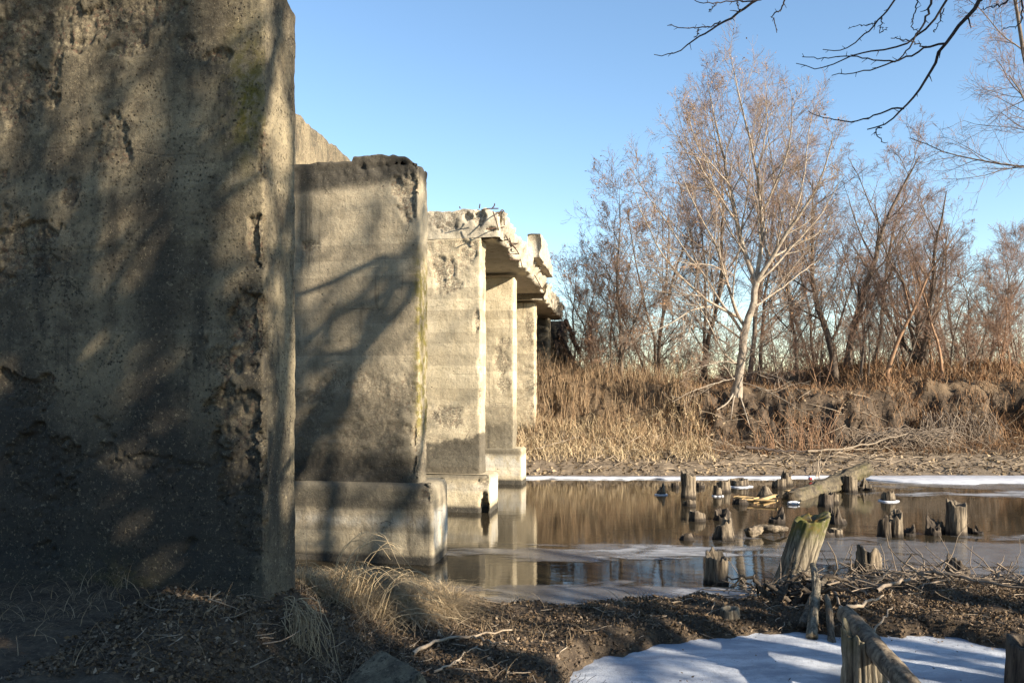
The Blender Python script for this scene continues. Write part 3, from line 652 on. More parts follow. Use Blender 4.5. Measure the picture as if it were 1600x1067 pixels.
stump(1352, 1085, 968, 58, 'tall split hollow stump standing in the snow, a log leaning on it', 'stump_pale', z=SNOWZ - .05, lean=-.04, jag=.30, hollow=1.6, groove=.26, flare=.25, slant=2.6, moss=.4, group='old timber stumps on the banks', wet=-1, n=72, rows=40)
stump(1606, 1085, 993, 56, 'black post at the picture edge rising from the snow', 'stump_dark', z=SNOWZ - .05, jag=.1, group='old timber stumps on the banks', wet=-1)
for i, (px, yb, w, lb) in enumerate(ICE_RINGS):
    b = at(px, yb); r = w * b[1] / F / 2; th = np.arange(40) * 2 * math.pi / 40
    ro = r * (1.3 + .5 * pn(np.cos(th) * 2 + i * 5, np.sin(th) * 2, 0)); rows = []
    for f, zz in [(1.0, .003), (.98, .02), (.7, .025), (.3, .025), (.02, .025)]: rows.append(np.stack([ro * f * np.cos(th) * 1.15, ro * f * np.sin(th) * 1.1, 0 * th + zz], -1))
    o = mesh('ice_ring', np.concatenate(rows), [gridfaces(5, 40, True), (np.arange(40) + 160)[None]], MAT['edge_ice']); o.location = (float(b[0]), float(b[1]), 0)
    short = ['white ice ring frozen round the small dark stump set apart from the tall post', 'white ice ring frozen round the narrow paired stump', 'widest white ice ring, round the flat-topped ribbed stump', 'white ice ring round the lone rounded stump past the log end'][i] if i < 4 else 'white ice ring'
    tag(o, short, 'ice ring', 'ice rings frozen round stumps')

# ------------------------------------------------------------------ logs, planks, driftwood
def log(name, pts, r0, r1, mat, label, cat, group=None, n=40, sides=22, seed=0, rough=.42, broken=True, stubs=()):
    P = resample(pts, n); R = np.linspace(r0, r1, n)
    P = np.concatenate([P[:1], P[:1], P, P[-1:], P[-1:]]); R = np.r_[r0 * .05, r0 * .8, R, r1 * .8, r1 * .05]
    T = nrm(np.gradient(P[2:-2], axis=0)); P[0] += T[0] * r0 * (.5 if broken else .05); P[-1] -= T[-1] * r1 * (.5 if broken else .05)
    V, Fc = tubes([(P[None], R[None])], sides); V = V.reshape(n + 4, sides, 3)
    c = P[:, None]; th = np.arange(sides) * 2 * math.pi / sides
    f = 1 + rough * (ridge(np.cos(th)[None] * 2 + seed, np.sin(th)[None] * 2, np.arange(n + 4)[:, None] * .12, 3) - .8)
    V = c + (V - c) * f[..., None]
    g = np.clip(.7 * sm((.15 - np.abs(pn(th[None] * 3 + seed, np.arange(n + 4)[:, None] * .1, seed))) / .15), 0, 1)
    o = mesh(name, V.reshape(-1, 3), Fc, MAT[mat], attrs=dict(groove=g.ravel(), wet=0 * g.ravel(), moss=.35 * sm(fbm(V[..., 0] * 3, V[..., 1] * 3, V[..., 2] * 3, 3) * 2).ravel()))
    return tag(o, label, cat, group)
lg = [(1356, 731), (1330, 742), (1300, 757), (1265, 772), (1235, 783)]
dl = [19.3, 19.1, 18.6, 17.9, 17.1]
log('fallen_log', [atD(x, y, d) for (x, y), d in zip(lg, dl)], .15, .17, 'log', 'long thick mossy log lying in the river with one end propped on a stump', 'log', seed=3, n=40, sides=22)
log('driftwood', [at(1170, 833, .06), at(1190, 826, .10), at(1210, 826, .12), at(1229, 826, .08)], .075, .03, 'stump', 'short pale driftwood piece floating beside the mossy leaning stump, broken end dark', 'driftwood', seed=5)
log('driftwood', [at(1322, 960, .45), at(1345, 985, .45), at(1378, 1025, .42), at(1420, 1072, .36), at(1450, 1110, .32)], .068, .075, 'stump', 'smooth brown log leaning against the split stump in the snow', 'log', seed=8, rough=.10, broken=False, n=60, sides=26)
for i, (pts, w, lb) in enumerate([([(1150, 777), (1182, 780)], .09, 'yellow-brown plank floating past the cone-shaped stump, nearer the tall post'), ([(1188, 783), (1211, 776)], .08, 'bright yellow plank lying tilted on another by the cone-shaped stump'), ([(1228, 770), (1241, 769)], .06, 'short yellow splinter floating between cone-shaped stump and the log'), ([(1160, 784), (1215, 787)], .06, 'long thin plank lying low in the water under the yellow planks')]):
    a, b = at(*pts[0], .02), at(*pts[1], .02); a[2] = .02 + .012 * i; b[2] = a[2] + .01
    d = nrm(b - a); s_ = np.array([-d[1], d[0], 0]) * w
    n = 12; t = np.linspace(0, 1, n)[:, None]; c = a + (b - a) * t; jit = (1 + .15 * rs.randn(n, 1))
    V = np.stack([c - s_ * jit, c - s_ * jit + [0, 0, .03], c + s_ * jit + [0, 0, .03], c + s_ * jit], 1).reshape(-1, 3)
    if i == 0: MAT['plank'] = simple('fresh_split_wood', (.55, .38, .18), (.42, .28, .13), 12)
    o = mesh('plank', V, [gridfaces(n, 4, True), np.array([[0, 1, 2, 3], [n * 4 - 1, n * 4 - 2, n * 4 - 3, n * 4 - 4]])], MAT['plank'], smooth=False); tag(o, lb, 'plank', 'loose planks floating in the river')
def lump(name, c, r, mat, label, cat, seed, sq=(1, 1, 1), amp=.3, n=22, box=0., rot=0.):
    th = np.linspace(0, 2 * math.pi, 2 * n + 1)[:-1]; ph = np.linspace(.02, math.pi - .02, n)
    T, Pq = np.meshgrid(th, ph); d = np.stack([np.sin(Pq) * np.cos(T), np.sin(Pq) * np.sin(T), np.cos(Pq)], -1)
    rr = r * (1 + amp * fbm(d[..., 0] * 1.6 + seed, d[..., 1] * 1.6, d[..., 2] * 1.6, 4))
    rr = rr * ((1 - box) + box / np.abs(d @ np.array([[math.cos(rot), -math.sin(rot), 0], [math.sin(rot), math.cos(rot), 0], [0, 0, 1]])).max(-1))
    V = d * rr[..., None] * np.array(sq); k = len(th)
    o = mesh(name, V.reshape(-1, 3), [gridfaces(n, k, True), np.arange(k)[None], (np.arange(k)[::-1] + (n - 1) * k)[None]], mat,
             attrs={a: np.zeros(n * k) for a in ('spall', 'dark', 'moss', 'white', 'groove', 'wet')}); o.location = [float(x) for x in c]
    return tag(o, label, cat)
lump('ice_chunk', at(1240, 786, .02), .10, MAT['edge_ice'], 'white ice chunk floating by the low end of the long log', 'ice', 3, (1.2, .5, .45))
# drink can at the shore ice
can = thing('drink_can', at(1267, 750, .02), 'small red and white drink can lying on the shore ice', 'drink can')
def can_part(nm, x0, x1, r, mat):
    r = r * .62; q = np.array([[x0 * .7, 0, .03], [x1 * .7, 0, .03]]); P = resample(q, 6); P = np.concatenate([P[:1], P, P[-1:]]); R = np.r_[.002, np.full(6, r), .002]
    V, Fc = tubes([(P[None], R[None])], 16); mesh(nm, V, Fc, mat, can)
can_part('can_body', -.06, .035, .05, simple('red_paint', (.28, .03, .03), (.2, .03, .03), 5, .5)); can_part('can_band', .037, .075, .049, simple('white_paint', (.75, .75, .75), (.65, .65, .65), 5, .4))

# concrete slab half buried by the near pier
sl = lump('concrete_slab', at(592, 1086, .26), .24, MAT['near_pier'], 'grey concrete slab half buried among dry grass at the bottom edge', 'slab', 9, (1.0, 1.1, .42), .06, 40, .9, .5); sl.rotation_euler = (.25, -.38, .2)
lump('stone', at(1187, 934, .06) + [0, 0, .0], .075, MAT['deck'], 'small pale stone lying on the ice beside the root tangle', 'stone', 12, (1.4, .8, .6))

# ------------------------------------------------------------------ trees
def tree(name, base, label, parts, group=None):
    t = thing(name, base, label, 'tree', group); b = np.asarray(base)
    for nm, batches, sides, mat in parts:
        V, Fc = tubes([(P - b, R) for P, R in batches], sides); mesh(nm, V, Fc, mat, t)
    return t
def bare_tree(name, base, h, seed, label, mats, spread=.5, stems=1, lean=(0, 0), r0=None, group=None, leaves=0, dens=1.0, up=.18, low=.2, stemspread=.22, twr=.0048, fine=True, clear=False):
    rng = np.random.RandomState(seed); base = np.asarray(base, float); T0, R0 = [], []
    for s in range(stems):
        n = 14; d = nrm(np.array([lean[0] + (rng.randn() * stemspread if stems > 1 else 0), lean[1] + (rng.randn() * stemspread if stems > 1 else 0), 1.0]))
        hh = h * (1 if s == 0 else .65 + .35 * rng.rand()); P = [base + np.array([rng.randn() * .12, rng.randn() * .12, -.15]) * (stems > 1) - np.array([0, 0, .12])]
        for j in range(n - 1):
            d = nrm(d + rng.randn(3) * .085 + np.array([0, 0, .05])); P.append(P[-1] + d * hh / (n - 1))
        T0.append(P); r = (r0 or h * .0098) * (1 if s == 0 else .75); R = r * np.linspace(1, .1, n) ** .9; R[0] *= 1.35; R0.append(R)
    T0, R0 = np.array(T0), np.array(R0)
    P1, R1 = spawn(rng, T0, R0, max(5, int((17 if stems < 3 else 11) * dens)), low, .97, 48, spread, 9, .42 if fine else .6, up, .09)
    if clear:                                        # nothing of a tree outside the picture grows across it
        inv = lambda P: ((P[:, :, 1] > .2) & (np.abs(P[:, :, 0]) < .72 * P[:, :, 1] + .9)).any(1)
        k = ~inv(P1); P1, R1 = P1[k], R1[k]
    P2, R2 = spawn(rng, P1, R1, max(4, int((9 if fine else 5) * dens)), .12, 1, 42, .5, 7, .55, up * .7, .12)
    P3, R3 = spawn(rng, P2, R2, max(2, int((8 if fine else 2) * dens)), .1, 1, 42, .55, 5, .6, up * .5, .15, twr)
    P4, R4 = spawn(rng, P3, R3, max(2, int((4.2 if fine else 1) * dens)), .15, 1, 38, .6, 4, .7, up * .4, .17, twr, .06)
    if not fine: P4, R4 = P4[::3], R4[::3]
    if clear:
        k = ~inv(P2); P2, R2 = P2[k], R2[k]; k = ~inv(P3); P3, R3 = P3[k], R3[k]; k = ~inv(P4); P4, R4 = P4[k], R4[k]; k = ~inv(T0); k[0] = True; T0, R0 = T0[k], R0[k]
    t = tree(name, base, label, [('trunk', [(T0, R0)], 10, mats[0]), ('limbs', [(P1, R1), (P2, R2)], 5, mats[0] if len(mats) < 3 else mats[2]), ('crown', [(P3, R3), (P4, R4)], 3, mats[1])], group)
    if leaves:
        k = rng.randint(0, len(P4), leaves); pos = P4[k, rng.randint(1, 4, leaves)] - base
        V, Fc = leaf_quads(pos + rng.randn(leaves, 3) * .03, .02 + .025 * rng.rand(leaves), 2.); mesh('leaves', V, Fc, MAT['tree_leaf'], t)
    return t

# the pale forked tree on the far bank lip
def main_tree():
    rng = np.random.RandomState(21); D0 = 25.0
    def pl(pts, dd=0., n=14): 
        k = len(pts); return resample([atD(x, y, D0 + dd * i / (k - 1)) for i, (x, y) in enumerate(pts)], n, .012, rng)
    tr = [(pl([(1150, 620), (1154, 600), (1158, 560), (1164, 513), (1175, 486), (1182, 442)], -.2), .19, .13), (pl([(1182, 442), (1167, 407), (1158, 385), (1151, 340), (1135, 270), (1118, 190), (1105, 130)], 1.0), .115, .012),
          (pl([(1182, 442), (1206, 403), (1234, 356), (1268, 310), (1292, 262), (1302, 205)], -1.2), .10, .012), (pl([(1181, 445), (1190, 390), (1192, 330), (1178, 240), (1155, 150), (1140, 82)], .3), .095, .012)]
    lb = [(pl([(1160, 520), (1115, 455), (1060, 375), (1015, 310), (985, 262)], .8), .06, .009), (pl([(1180, 447), (1230, 395), (1285, 335), (1318, 272)], .6), .055, .009), (pl([(1158, 530), (1105, 490), (1040, 440), (985, 400), (960, 385)], .5), .045, .008), (pl([(1150, 345), (1095, 262), (1062, 200), (1058, 165)], -.8), .045, .008), (pl([(1163, 509), (1149, 490), (1132, 427), (1120, 379), (1092, 340), (1060, 262)], -1.5), .075, .010), (pl([(1152, 495), (1112, 478), (1073, 442), (1029, 395), (1012, 350), (990, 300)], -2), .065, .010),
          (pl([(1114, 478), (1084, 482), (1037, 513), (994, 525)], -2.), .042, .008), (pl([(1155, 572), (1132, 557), (1116, 525), (1092, 474), (1057, 435), (1030, 420)], -1.6), .045, .008),
          (pl([(1155, 568), (1128, 564), (1096, 572), (1066, 583)], -2.2), .032, .007), (pl([(1206, 403), (1245, 380), (1275, 370), (1300, 330)], 1.6), .05, .008), (pl([(1176, 480), (1215, 455), (1260, 420), (1290, 400)], 1.8), .05, .008),
          (pl([(1170, 497), (1225, 470), (1262, 478), (1300, 455)], -1.2), .035, .008), (pl([(1151, 340), (1110, 300), (1070, 235), (1050, 190)], 1.5), .05, .008), (pl([(1192, 330), (1225, 260), (1240, 190), (1235, 140)], -1.2), .05, .008),
          (pl([(1140, 290), (1090, 230), (1068, 160)], -1), .04, .007), (pl([(1185, 270), (1200, 190), (1195, 120)], 1.4), .04, .007), (pl([(1234, 356), (1255, 290), (1262, 220), (1270, 170)], 1.2), .045, .007), (pl([(1140, 540), (1110, 520), (1070, 500), (1040, 480)], 1.5), .035, .007),
          (pl([(1160, 540), (1195, 555), (1235, 560), (1270, 550)], -1.8), .03, .006),
          (pl([(1154, 590), (1120, 596), (1080, 612), (1050, 628)], -1.6), .025, .006), (pl([(1154, 585), (1185, 580), (1220, 590), (1255, 612)], -1.4), .025, .006), (pl([(1156, 575), (1180, 545), (1215, 520), (1240, 515)], -1.5), .025, .006), (pl([(1152, 600), (1135, 575), (1105, 545), (1085, 535)], -1.2), .025, .006), (pl([(1155, 595), (1200, 610), (1250, 640), (1290, 660)], -1.3), .022, .006)]
    def arr(L): return np.stack([a for a, _, _ in L]), np.stack([np.linspace(r, e, 14) * .72 for _, r, e in L])
    T0, R0 = arr(tr); L0, LR = arr(lb); R0[0][0] *= 1.5; R0[0][1] *= 1.2
    A, AR = spawn(rng, T0[1:], R0[1:], 16, .12, 1, 45, .34, 8, .42, .16, .10)
    B, BR = spawn(rng, L0[:-6], LR[:-6], 11, .15, 1, 42, .38, 7, .55, .14, .11)
    Q, QR = spawn(rng, L0[-6:], LR[-6:], 8, .15, 1, 42, .38, 7, .55, .08, .12); Q2, QR2 = spawn(rng, Q, QR, 3, .2, 1, 42, .45, 6, .6, .06, .14, .004)
    c1, r1 = spawn(rng, A, AR, 9, .1, 1, 42, .5, 6, .6, .1, .14, .005); c2, r2 = spawn(rng, B, BR, 8, .1, 1, 42, .5, 6, .6, .1, .14, .004)
    P3, R3 = np.concatenate([c1, c2]), np.concatenate([r1, r2])
    P4, R4 = spawn(rng, P3, R3, 5, .1, 1, 40, .6, 4, .7, .06, .17, .0044, .08)
    base = atD(1150, 608, D0)
    # exposed roots over the bank lip
    rt = [resample([atD(1150, 606, 25), atD(1146, 622, 24.8), atD(1142, 655, 24.5)], 8), resample([atD(1152, 606, 25), atD(1160, 630, 24.7), atD(1172, 668, 24.4)], 8), resample([atD(1150, 606, 25), atD(1138, 630, 24.7), atD(1120, 640, 24.5)], 8)]
    RT, RR = np.stack(rt), np.stack([np.linspace(.035, .012, 8)] * 3)
    t = tree('bare_tree', base, 'large pale forked tree leaning over the far bank lip, a few withered leaves left', [('trunk', [(T0, R0), (RT, RR)], 12, MAT['pale_bark']), ('limbs', [(L0, LR), (A, AR), (B, BR), (Q, QR), (Q2, QR2)], 6, MAT['pale_bark']), ('crown', [(P3, R3), (P4, R4)], 3, MAT['pale_twig'])], 'bare trees on the far bank')
    k = rng.randint(0, len(P4), 1000); pos = P4[k, 3] - base
    V, Fc = leaf_quads(pos, .018 + .022 * rng.rand(1000), 2.); mesh('leaves', V, Fc, MAT['tree_leaf'], t)
main_tree()
FB = 'bare trees on the far bank'
dk, rd, gr_ = (MAT['dark_bark'], MAT['brown_twig']), (MAT['red_bark'], MAT['brown_twig']), (MAT['dark_bark'], MAT['grey_twig'])
def fb(px, ytop, D, seed, label, mats, **kw):
    x = (px - 800) * D / F; z = float(gz(x, D)); h = (HY - ytop) * D / F + EYE - z
    kw.setdefault('group', FB); kw['dens'] = kw.get('dens', 1.) * (.88 if px > 1200 else 1.0)
    return bare_tree('bare_tree', (x, D, z), h, seed, label, mats, **kw)
fb(968, 300, 29.5, 31, 'bushy brown multi-stemmed tree full of withered leaves nearest the bridge end', dk, stems=5, spread=.45, leaves=1500, low=.08, dens=.95)
fb(1025, 250, 31, 32, 'dense brown many-stemmed tree behind the pale tree\'s lowest limbs', dk, stems=4, spread=.45, leaves=1500, low=.1, dens=.95)
fb(1105, 190, 32.5, 33, 'tall dusky tree right behind the pale forked tree, its crown showing through', gr_, stems=2, spread=.42, leaves=900, dens=1.05)
fb(1180, 150, 35, 53, 'tallest grey tree far back behind the pale forked tree', gr_, stems=2, spread=.42, leaves=300, dens=1.0)
fb(900, 400, 34, 34, 'thin dark leafless tree on the embankment against open sky by the deck end', gr_, stems=3, spread=.4, dens=.8, low=.1)
fb(1246, 250, 30, 35, 'straight dark-trunked tree next behind the pale tree, on its open side', dk, spread=.45)
fb(1306, 270, 29, 36, 'slender dark tree, first of the close pair beyond the dirt bank', gr_, spread=.42, stems=1, r0=.13)
fb(1324, 235, 30, 37, 'slightly thicker dark tree, second of the close pair beyond the dirt bank', gr_, spread=.42, r0=.15)
fb(1366, 250, 31, 38, 'dark tree with a crooked trunk between the close pair and the orange sapling', dk, spread=.42, lean=(.05, 0))
fb(1387, 330, 26.6, 39, 'slim orange-brown sapling standing at the bank edge above the brush pile', rd, spread=.32, r0=.075, dens=.75, low=.3)
fb(1416, 280, 33, 40, 'grey tree half hidden behind the clump of dark stems', gr_, spread=.42)
fb(1440, 290, 29, 41, 'clump of many dark stems fanning out from one foot above the brush pile', gr_, spread=.4, stems=6, stemspread=.3, r0=.11, low=.15, dens=.85)
fb(1472, 370, 27, 42, 'thin reddish sapling in front of the fanning clump of dark stems', rd, spread=.32, r0=.055, dens=.7, low=.3)
fb(1540, 340, 31, 43, 'low wide tree over the brown undergrowth near the picture edge', gr_, spread=.5, stems=2)
fb(1500, 320, 36, 44, 'far grey tree in the gap between the stem clump and the wide tree', gr_, spread=.45, stems=2)
fb(1275, 300, 38, 45, 'distant grey tree in the gap behind the straight dark trunk', gr_, spread=.45, stems=2)
fb(1345, 330, 37, 46, 'distant thin tree seen between the close pair and the crooked trunk', gr_, spread=.45, stems=2)
for q_, (px, yt, D, lb) in enumerate([(1288, 370, 28, 'slim young tree between the straight dark trunk and the close pair'), (1350, 400, 27.6, 'slim young tree between the close pair and the crooked trunk'), (1405, 350, 28, 'slim young tree just past the orange-brown sapling'), (1455, 330, 28.5, 'slim young tree rising out of the fan of dark stems'),
        (1500, 420, 27.5, 'short slim young tree past the thin reddish sapling'), (1522, 390, 28.5, 'slim young tree beside the low wide tree, nearer the saplings'), (1568, 430, 27.8, 'short slim young tree between the low wide tree and the edge thicket'), (1215, 420, 28, 'slim young tree between the pale forked tree and the straight dark trunk'), (935, 430, 31, 'slim young tree between the embankment tree and the bushy brown tree')]):
    fb(px, yt, D, 120 + q_, lb, rd if q_ % 3 == 0 else dk, stems=3, stemspread=.16, spread=.36, r0=.035, dens=.85, low=.12)
fb(1595, 380, 29, 47, 'small dark thicket tree at the very edge of the picture on the far bank', gr_, spread=.5, stems=3, low=.1)
# tree whose twigs reach in from outside the frame
bare_tree('bare_tree', (16.4, 24.4, float(gz(16.4, 26)) - .2), 14.5, 58, 'big dark tree at the picture edge spreading fine drooping twigs over the river', gr_, spread=.33, r0=.13, dens=1.2, up=.05, low=.12, lean=(.02, -.02), group=FB)

# overhanging branches in the upper corner, with the tree that bears them (it stands outside the frame)
def overhang():
    rng = np.random.RandomState(8); sc = .4625
    def pl(pts, d0, d1, r0, r1): 
        k = len(pts); P = resample([atD(860 + x * sc, y * sc, d0 + (d1 - d0) * i / (k - 1)) for i, (x, y) in enumerate(pts)], 18, .006, rng); return P, np.linspace(r0, r1, 18) * .8
    base = np.array([6.5, 3.6, float(gz(6.5, 3.6))]); n = 18
    trunk = resample([base - [0, 0, .2], base + [.05, .1, 1.5], base + [-.1, .2, 3.2], base + [.15, .5, 5.2], base + [.2, .7, 7.5], base + [0, .9, 10]], n, .02, rng)
    TR = np.linspace(.17, .03, n)
    hub = base + np.array([.1, .45, 5.0])
    a = atD(860 + 1450 * sc, 0, 6.8); b = atD(860 + 720 * sc, -20 * sc, 7.4); c = atD(860 + 1300 * sc, -40, 6.9)
    limb = [(resample([hub, hub + [-.9, 1.5, 1.2], a + [.5, -.6, .6], a], n, .02, rng), np.linspace(.085, .024, n)), (resample([hub + [.05, .1, .5], hub + [-1.5, 2.2, 2.0], b + [.9, -.6, .7], b], n, .02, rng), np.linspace(.075, .018, n)),
            (resample([hub + [.05, .1, .5], hub + [-1.0, 1.9, 1.9], c + [.3, -.3, .4], c], n, .02, rng), np.linspace(.06, .018, n))]
    br = [pl([(1450, 0), (1420, 40), (1380, 90), (1335, 148), (1300, 205), (1280, 250), (1240, 315), (1195, 368), (1160, 405), (1120, 432), (1070, 438)], 6.8, 7.3, .021, .006),
          pl([(1195, 368), (1165, 365), (1120, 382), (1060, 408), (1010, 415), (940, 405), (870, 375)], 7.15, 7.4, .010, .004), pl([(1120, 432), (1095, 440), (1105, 462), (1130, 484)], 7.2, 7.2, .007, .004),
          pl([(1335, 148), (1270, 158), (1230, 185), (1165, 210), (1100, 230), (1050, 248), (1000, 250), (950, 256)], 6.9, 7.2, .012, .004), pl([(1165, 210), (1100, 203), (1050, 195), (1000, 190), (930, 198), (850, 193)], 7.0, 7.3, .008, .004),
          pl([(1270, 158), (1225, 140), (1190, 136), (1150, 130)], 6.95, 6.8, .007, .004), pl([(1290, -40), (1285, 10), (1270, 70), (1230, 130), (1190, 190), (1165, 210)], 6.9, 7.0, .014, .006),
          pl([(1360, -40), (1345, 10), (1300, 70), (1240, 130), (1180, 160), (1100, 172), (1040, 185), (990, 190), (950, 225), (910, 248), (830, 215)], 6.8, 7.5, .013, .004),
          pl([(1180, -40), (1165, 5), (1120, 55), (1070, 115), (1000, 170), (960, 172), (920, 168)], 7.0, 7.3, .011, .004), pl([(1120, 55), (1100, 78), (1060, 88), (1010, 92)], 7.0, 7.1, .006, .003), pl([(1120, 60), (1115, 85), (1112, 110), (1140, 95)], 7.0, 7.0, .006, .003),
          pl([(1240, -20), (1235, 20), (1215, 90), (1240, 105)], 6.9, 7.0, .008, .004), pl([(1330, 30), (1310, 80), (1295, 110)], 6.9, 7.0, .006, .004), pl([(1560, -20), (1540, 10), (1500, 20), (1455, 35)], 6.6, 6.8, .010, .004), pl([(1590, -20), (1594, 60), (1580, 90), (1530, 95)], 6.6, 6.7, .009, .004),
          pl([(720, -20), (690, 8), (640, 42), (600, 68), (545, 95), (500, 130), (450, 165), (400, 190), (350, 185)], 7.4, 7.8, .016, .004), pl([(575, 72), (545, 88), (500, 97), (440, 95), (395, 88)], 7.5, 7.6, .008, .004), pl([(500, 97), (498, 115), (490, 126)], 7.6, 7.6, .006, .004),
          pl([(720, -10), (690, 10), (640, 5), (610, 5), (560, 12), (520, 15), (480, -4)], 7.4, 7.4, .010, .004), pl([(560, 12), (545, 30), (535, 42)], 7.4, 7.4, .005, .004), pl([(800, -20), (793, 5), (775, 40), (750, 45), (757, 80), (765, 112)], 7.2, 7.3, .010, .004), pl([(640, 42), (632, 20), (628, 5)], 7.4, 7.4, .006, .004)]
    Pb, Rb = np.stack([p for p, _ in br]), np.stack([r for _, r in br])
    S1, SR = spawn(rng, Pb, Rb, 6, .1, 1, 55, .05, 4, .6, .0, .15, .0035, .02)
    Pl, Rl = np.stack([p for p, _ in limb]), np.stack([r for _, r in limb])
    # upper crown away from the frame
    U1, UR1 = spawn(rng, trunk[None], TR[None], 9, .5, .98, 50, .30, 9, .6, .25, .1); 
    keep = (U1[:, -1, 1] < 4.6); U1, UR1 = U1[keep], UR1[keep]
    U2, UR2 = spawn(rng, U1, UR1, 8, .2, 1, 45, .5, 6, .6, .1, .14, .005); U3, UR3 = spawn(rng, U2, UR2, 5, .2, 1, 40, .5, 4, .6, .1, .16, .004)
    ok = U3[:, :, 1].max(1) < 6.0
    tree('bare_tree', base, 'dark leafless branches hanging into the upper corner against the sky', [('trunk', [(trunk[None], TR[None])], 12, MAT['black_bark']), ('branches', [(Pl, Rl), (Pb, Rb)], 7, MAT['black_bark']), ('crown', [(S1, SR), (U1, UR1), (U2, UR2), (U3[ok], UR3[ok])], 4, MAT['black_bark'])], 'bare trees on the near bank')
overhang()
NBG = 'bare trees on the near bank'
for (x, y, h, sd, st, ln, sprd, dn, r0, lb) in [
    (6.7, 4.0, 9.0, 61, 1, (.06, -.02), .36, .5, .10, 'slim tree beside the frozen pool, outside the picture'),
    (3.1, 1.6, 11, 62, 4, (-.02, .0), .27, 1.0, .09, 'nearest small tree of several stems just out of view behind the camera'),
    (4.3, .7, 12.0, 71, 3, (.0, .0), .27, 1.0, .12, 'dark many-stemmed tree close behind the camera on the pool bank'),
    (5.6, -.3, 13, 70, 4, (.0, .0), .27, 1.1, .16, 'many-stemmed tree behind the camera in front of the stem clumps'),
    (7.9, -1.7, 15, 67, 5, (.0, .0), .27, 1.1, .24, 'second stem clump behind the camera shading the near pier'),
    (10.4, -3.3, 18, 63, 5, (0, .0), .27, 1.1, .28, 'taller stem clump farther behind the camera shading the near pier'),
    (13.7, -5.9, 21, 64, 4, (.0, .0), .27, 1.0, .32, 'forked tree of the group behind the camera'),
    (12.3, -3.4, 16, 69, 1, (.18, .24), .40, .8, .18, 'single leaning tree behind the camera whose limbs streak the second pier'),
    (12.0, .2, 14, 66, 2, (.04, .07), .45, .8, .20, 'forked tree behind the camera whose limbs shade the second pier')]:
    bare_tree('bare_tree', (x, y, float(gz(x, y))), h, sd, lb, (MAT['dark_bark'], MAT['brown_twig']), stems=st, lean=ln, spread=sprd, dens=dn, r0=r0, group=NBG, twr=.008, fine=False, stemspread=.13, low=.12, clear=True)

# ------------------------------------------------------------------ grass, litter, brush
def scatter(n, x0, x1, y0, y1): return x0 + (x1 - x0) * rs.rand(n), y0 + (y1 - y0) * rs.rand(n)
def grass(name, x, y, h, w, leanm, mat, segs=3, lift=-.02, bias=(0, 0)):
    z = gz(x, y) + lift; n = len(x); a = rs.rand(n) * 2 * math.pi; l = leanm * (.3 + rs.rand(n))
    V, Fc = blade_mesh(np.stack([x, y, z], 1), h, w, np.stack([np.cos(a) * l + bias[0], np.sin(a) * l + bias[1]], 1), segs)
    return tag(mesh(name, V, Fc, mat, smooth=False), kind='stuff')
# tall dry reeds on the bank by the bridge
x, y = scatter(19000, -1.5, 5.8, 22.8, 31); u = y - far_shore(x); k = (rs.rand(len(x)) < sm((u - 1.6) / .8)) & (rs.rand(len(x)) < sm((6.0 - x) / 1.3) + .1) & (fbm(x * 1.3, y * .9, 3, 4) + .45 > rs.rand(len(x)) * .9)
x, y = x[k], y[k]; h = (.28 + .80 * rs.rand(len(x)) ** 2) * (.8 + .5 * fbm(x * 1.1, y * 1.1, 7, 3)) * (.6 + .6 * sm((y - far_shore(x) - 1.8) / 2))
grass('dry_reeds', x, y, h, .010 + .012 * rs.rand(len(x)), .35, MAT['reed'])
x, y = scatter(5000, -1, 5.5, 22.6, 25.0); k = (y - far_shore(x) > 1.3 + .5 * rs.rand(len(x))); x, y = x[k], y[k]
grass('bleached_grass', x, y, .2 + .35 * rs.rand(len(x)), .012 + .014 * rs.rand(len(x)), .9, MAT['pale_grass'])
# lip of the dirt bank and behind
x, y = scatter(16000, 4.5, 13, 24.0, 34); u = y - far_shore(x); k = (u > 2.9) & (fbm(x * .8, y * .8, 8, 3) + .55 > rs.rand(len(x))); x, y = x[k], y[k]
grass('bank_grass', x, y, .08 + .30 * rs.rand(len(x)) ** 2, .012 + .012 * rs.rand(len(x)), .7, MAT['rust_grass'])
x, y = scatter(22000, 10.0, 24, 23.6, 33); u = y - far_shore(x); k = (rs.rand(len(x)) < sm((x - 10.2) / 1.2)) & (u > 2.5) & (fbm(x * .8, y * .8, 8, 3) + .8 > rs.rand(len(x))); x, y = x[k], y[k]
grass('rusty_undergrowth', x, y, .18 + .55 * rs.rand(len(x)) ** 1.4, .014 + .018 * rs.rand(len(x)), .8, MAT['rust_grass'], 3, -.02, (-.15, -.25))
# strands hanging on the dirt face
x, y = scatter(8500, 3.5, 18, 23.1, 25.6); u = y - far_shore(x); k = (u > 1.9) & (u < 4.2) & (fbm(x * 1.6, y * 1.6, 18, 3) + .35 + .5 * (u < 2.7) + .5 * (x > 10.5) > rs.rand(len(x))); x, y = x[k], y[k]
grass('hanging_roots', x, y, .15 + .4 * rs.rand(len(x)), .008 + .012 * rs.rand(len(x)), 1.3, MAT['rust_grass'], 3, 0, (0, -.5))
# background undergrowth
x, y = scatter(15000, -2, 32, 31, 50); grass('undergrowth', x, y, .3 + .7 * rs.rand(len(x)) ** 1.6, .012 + .02 * rs.rand(len(x)), .45, MAT['rust_grass'])
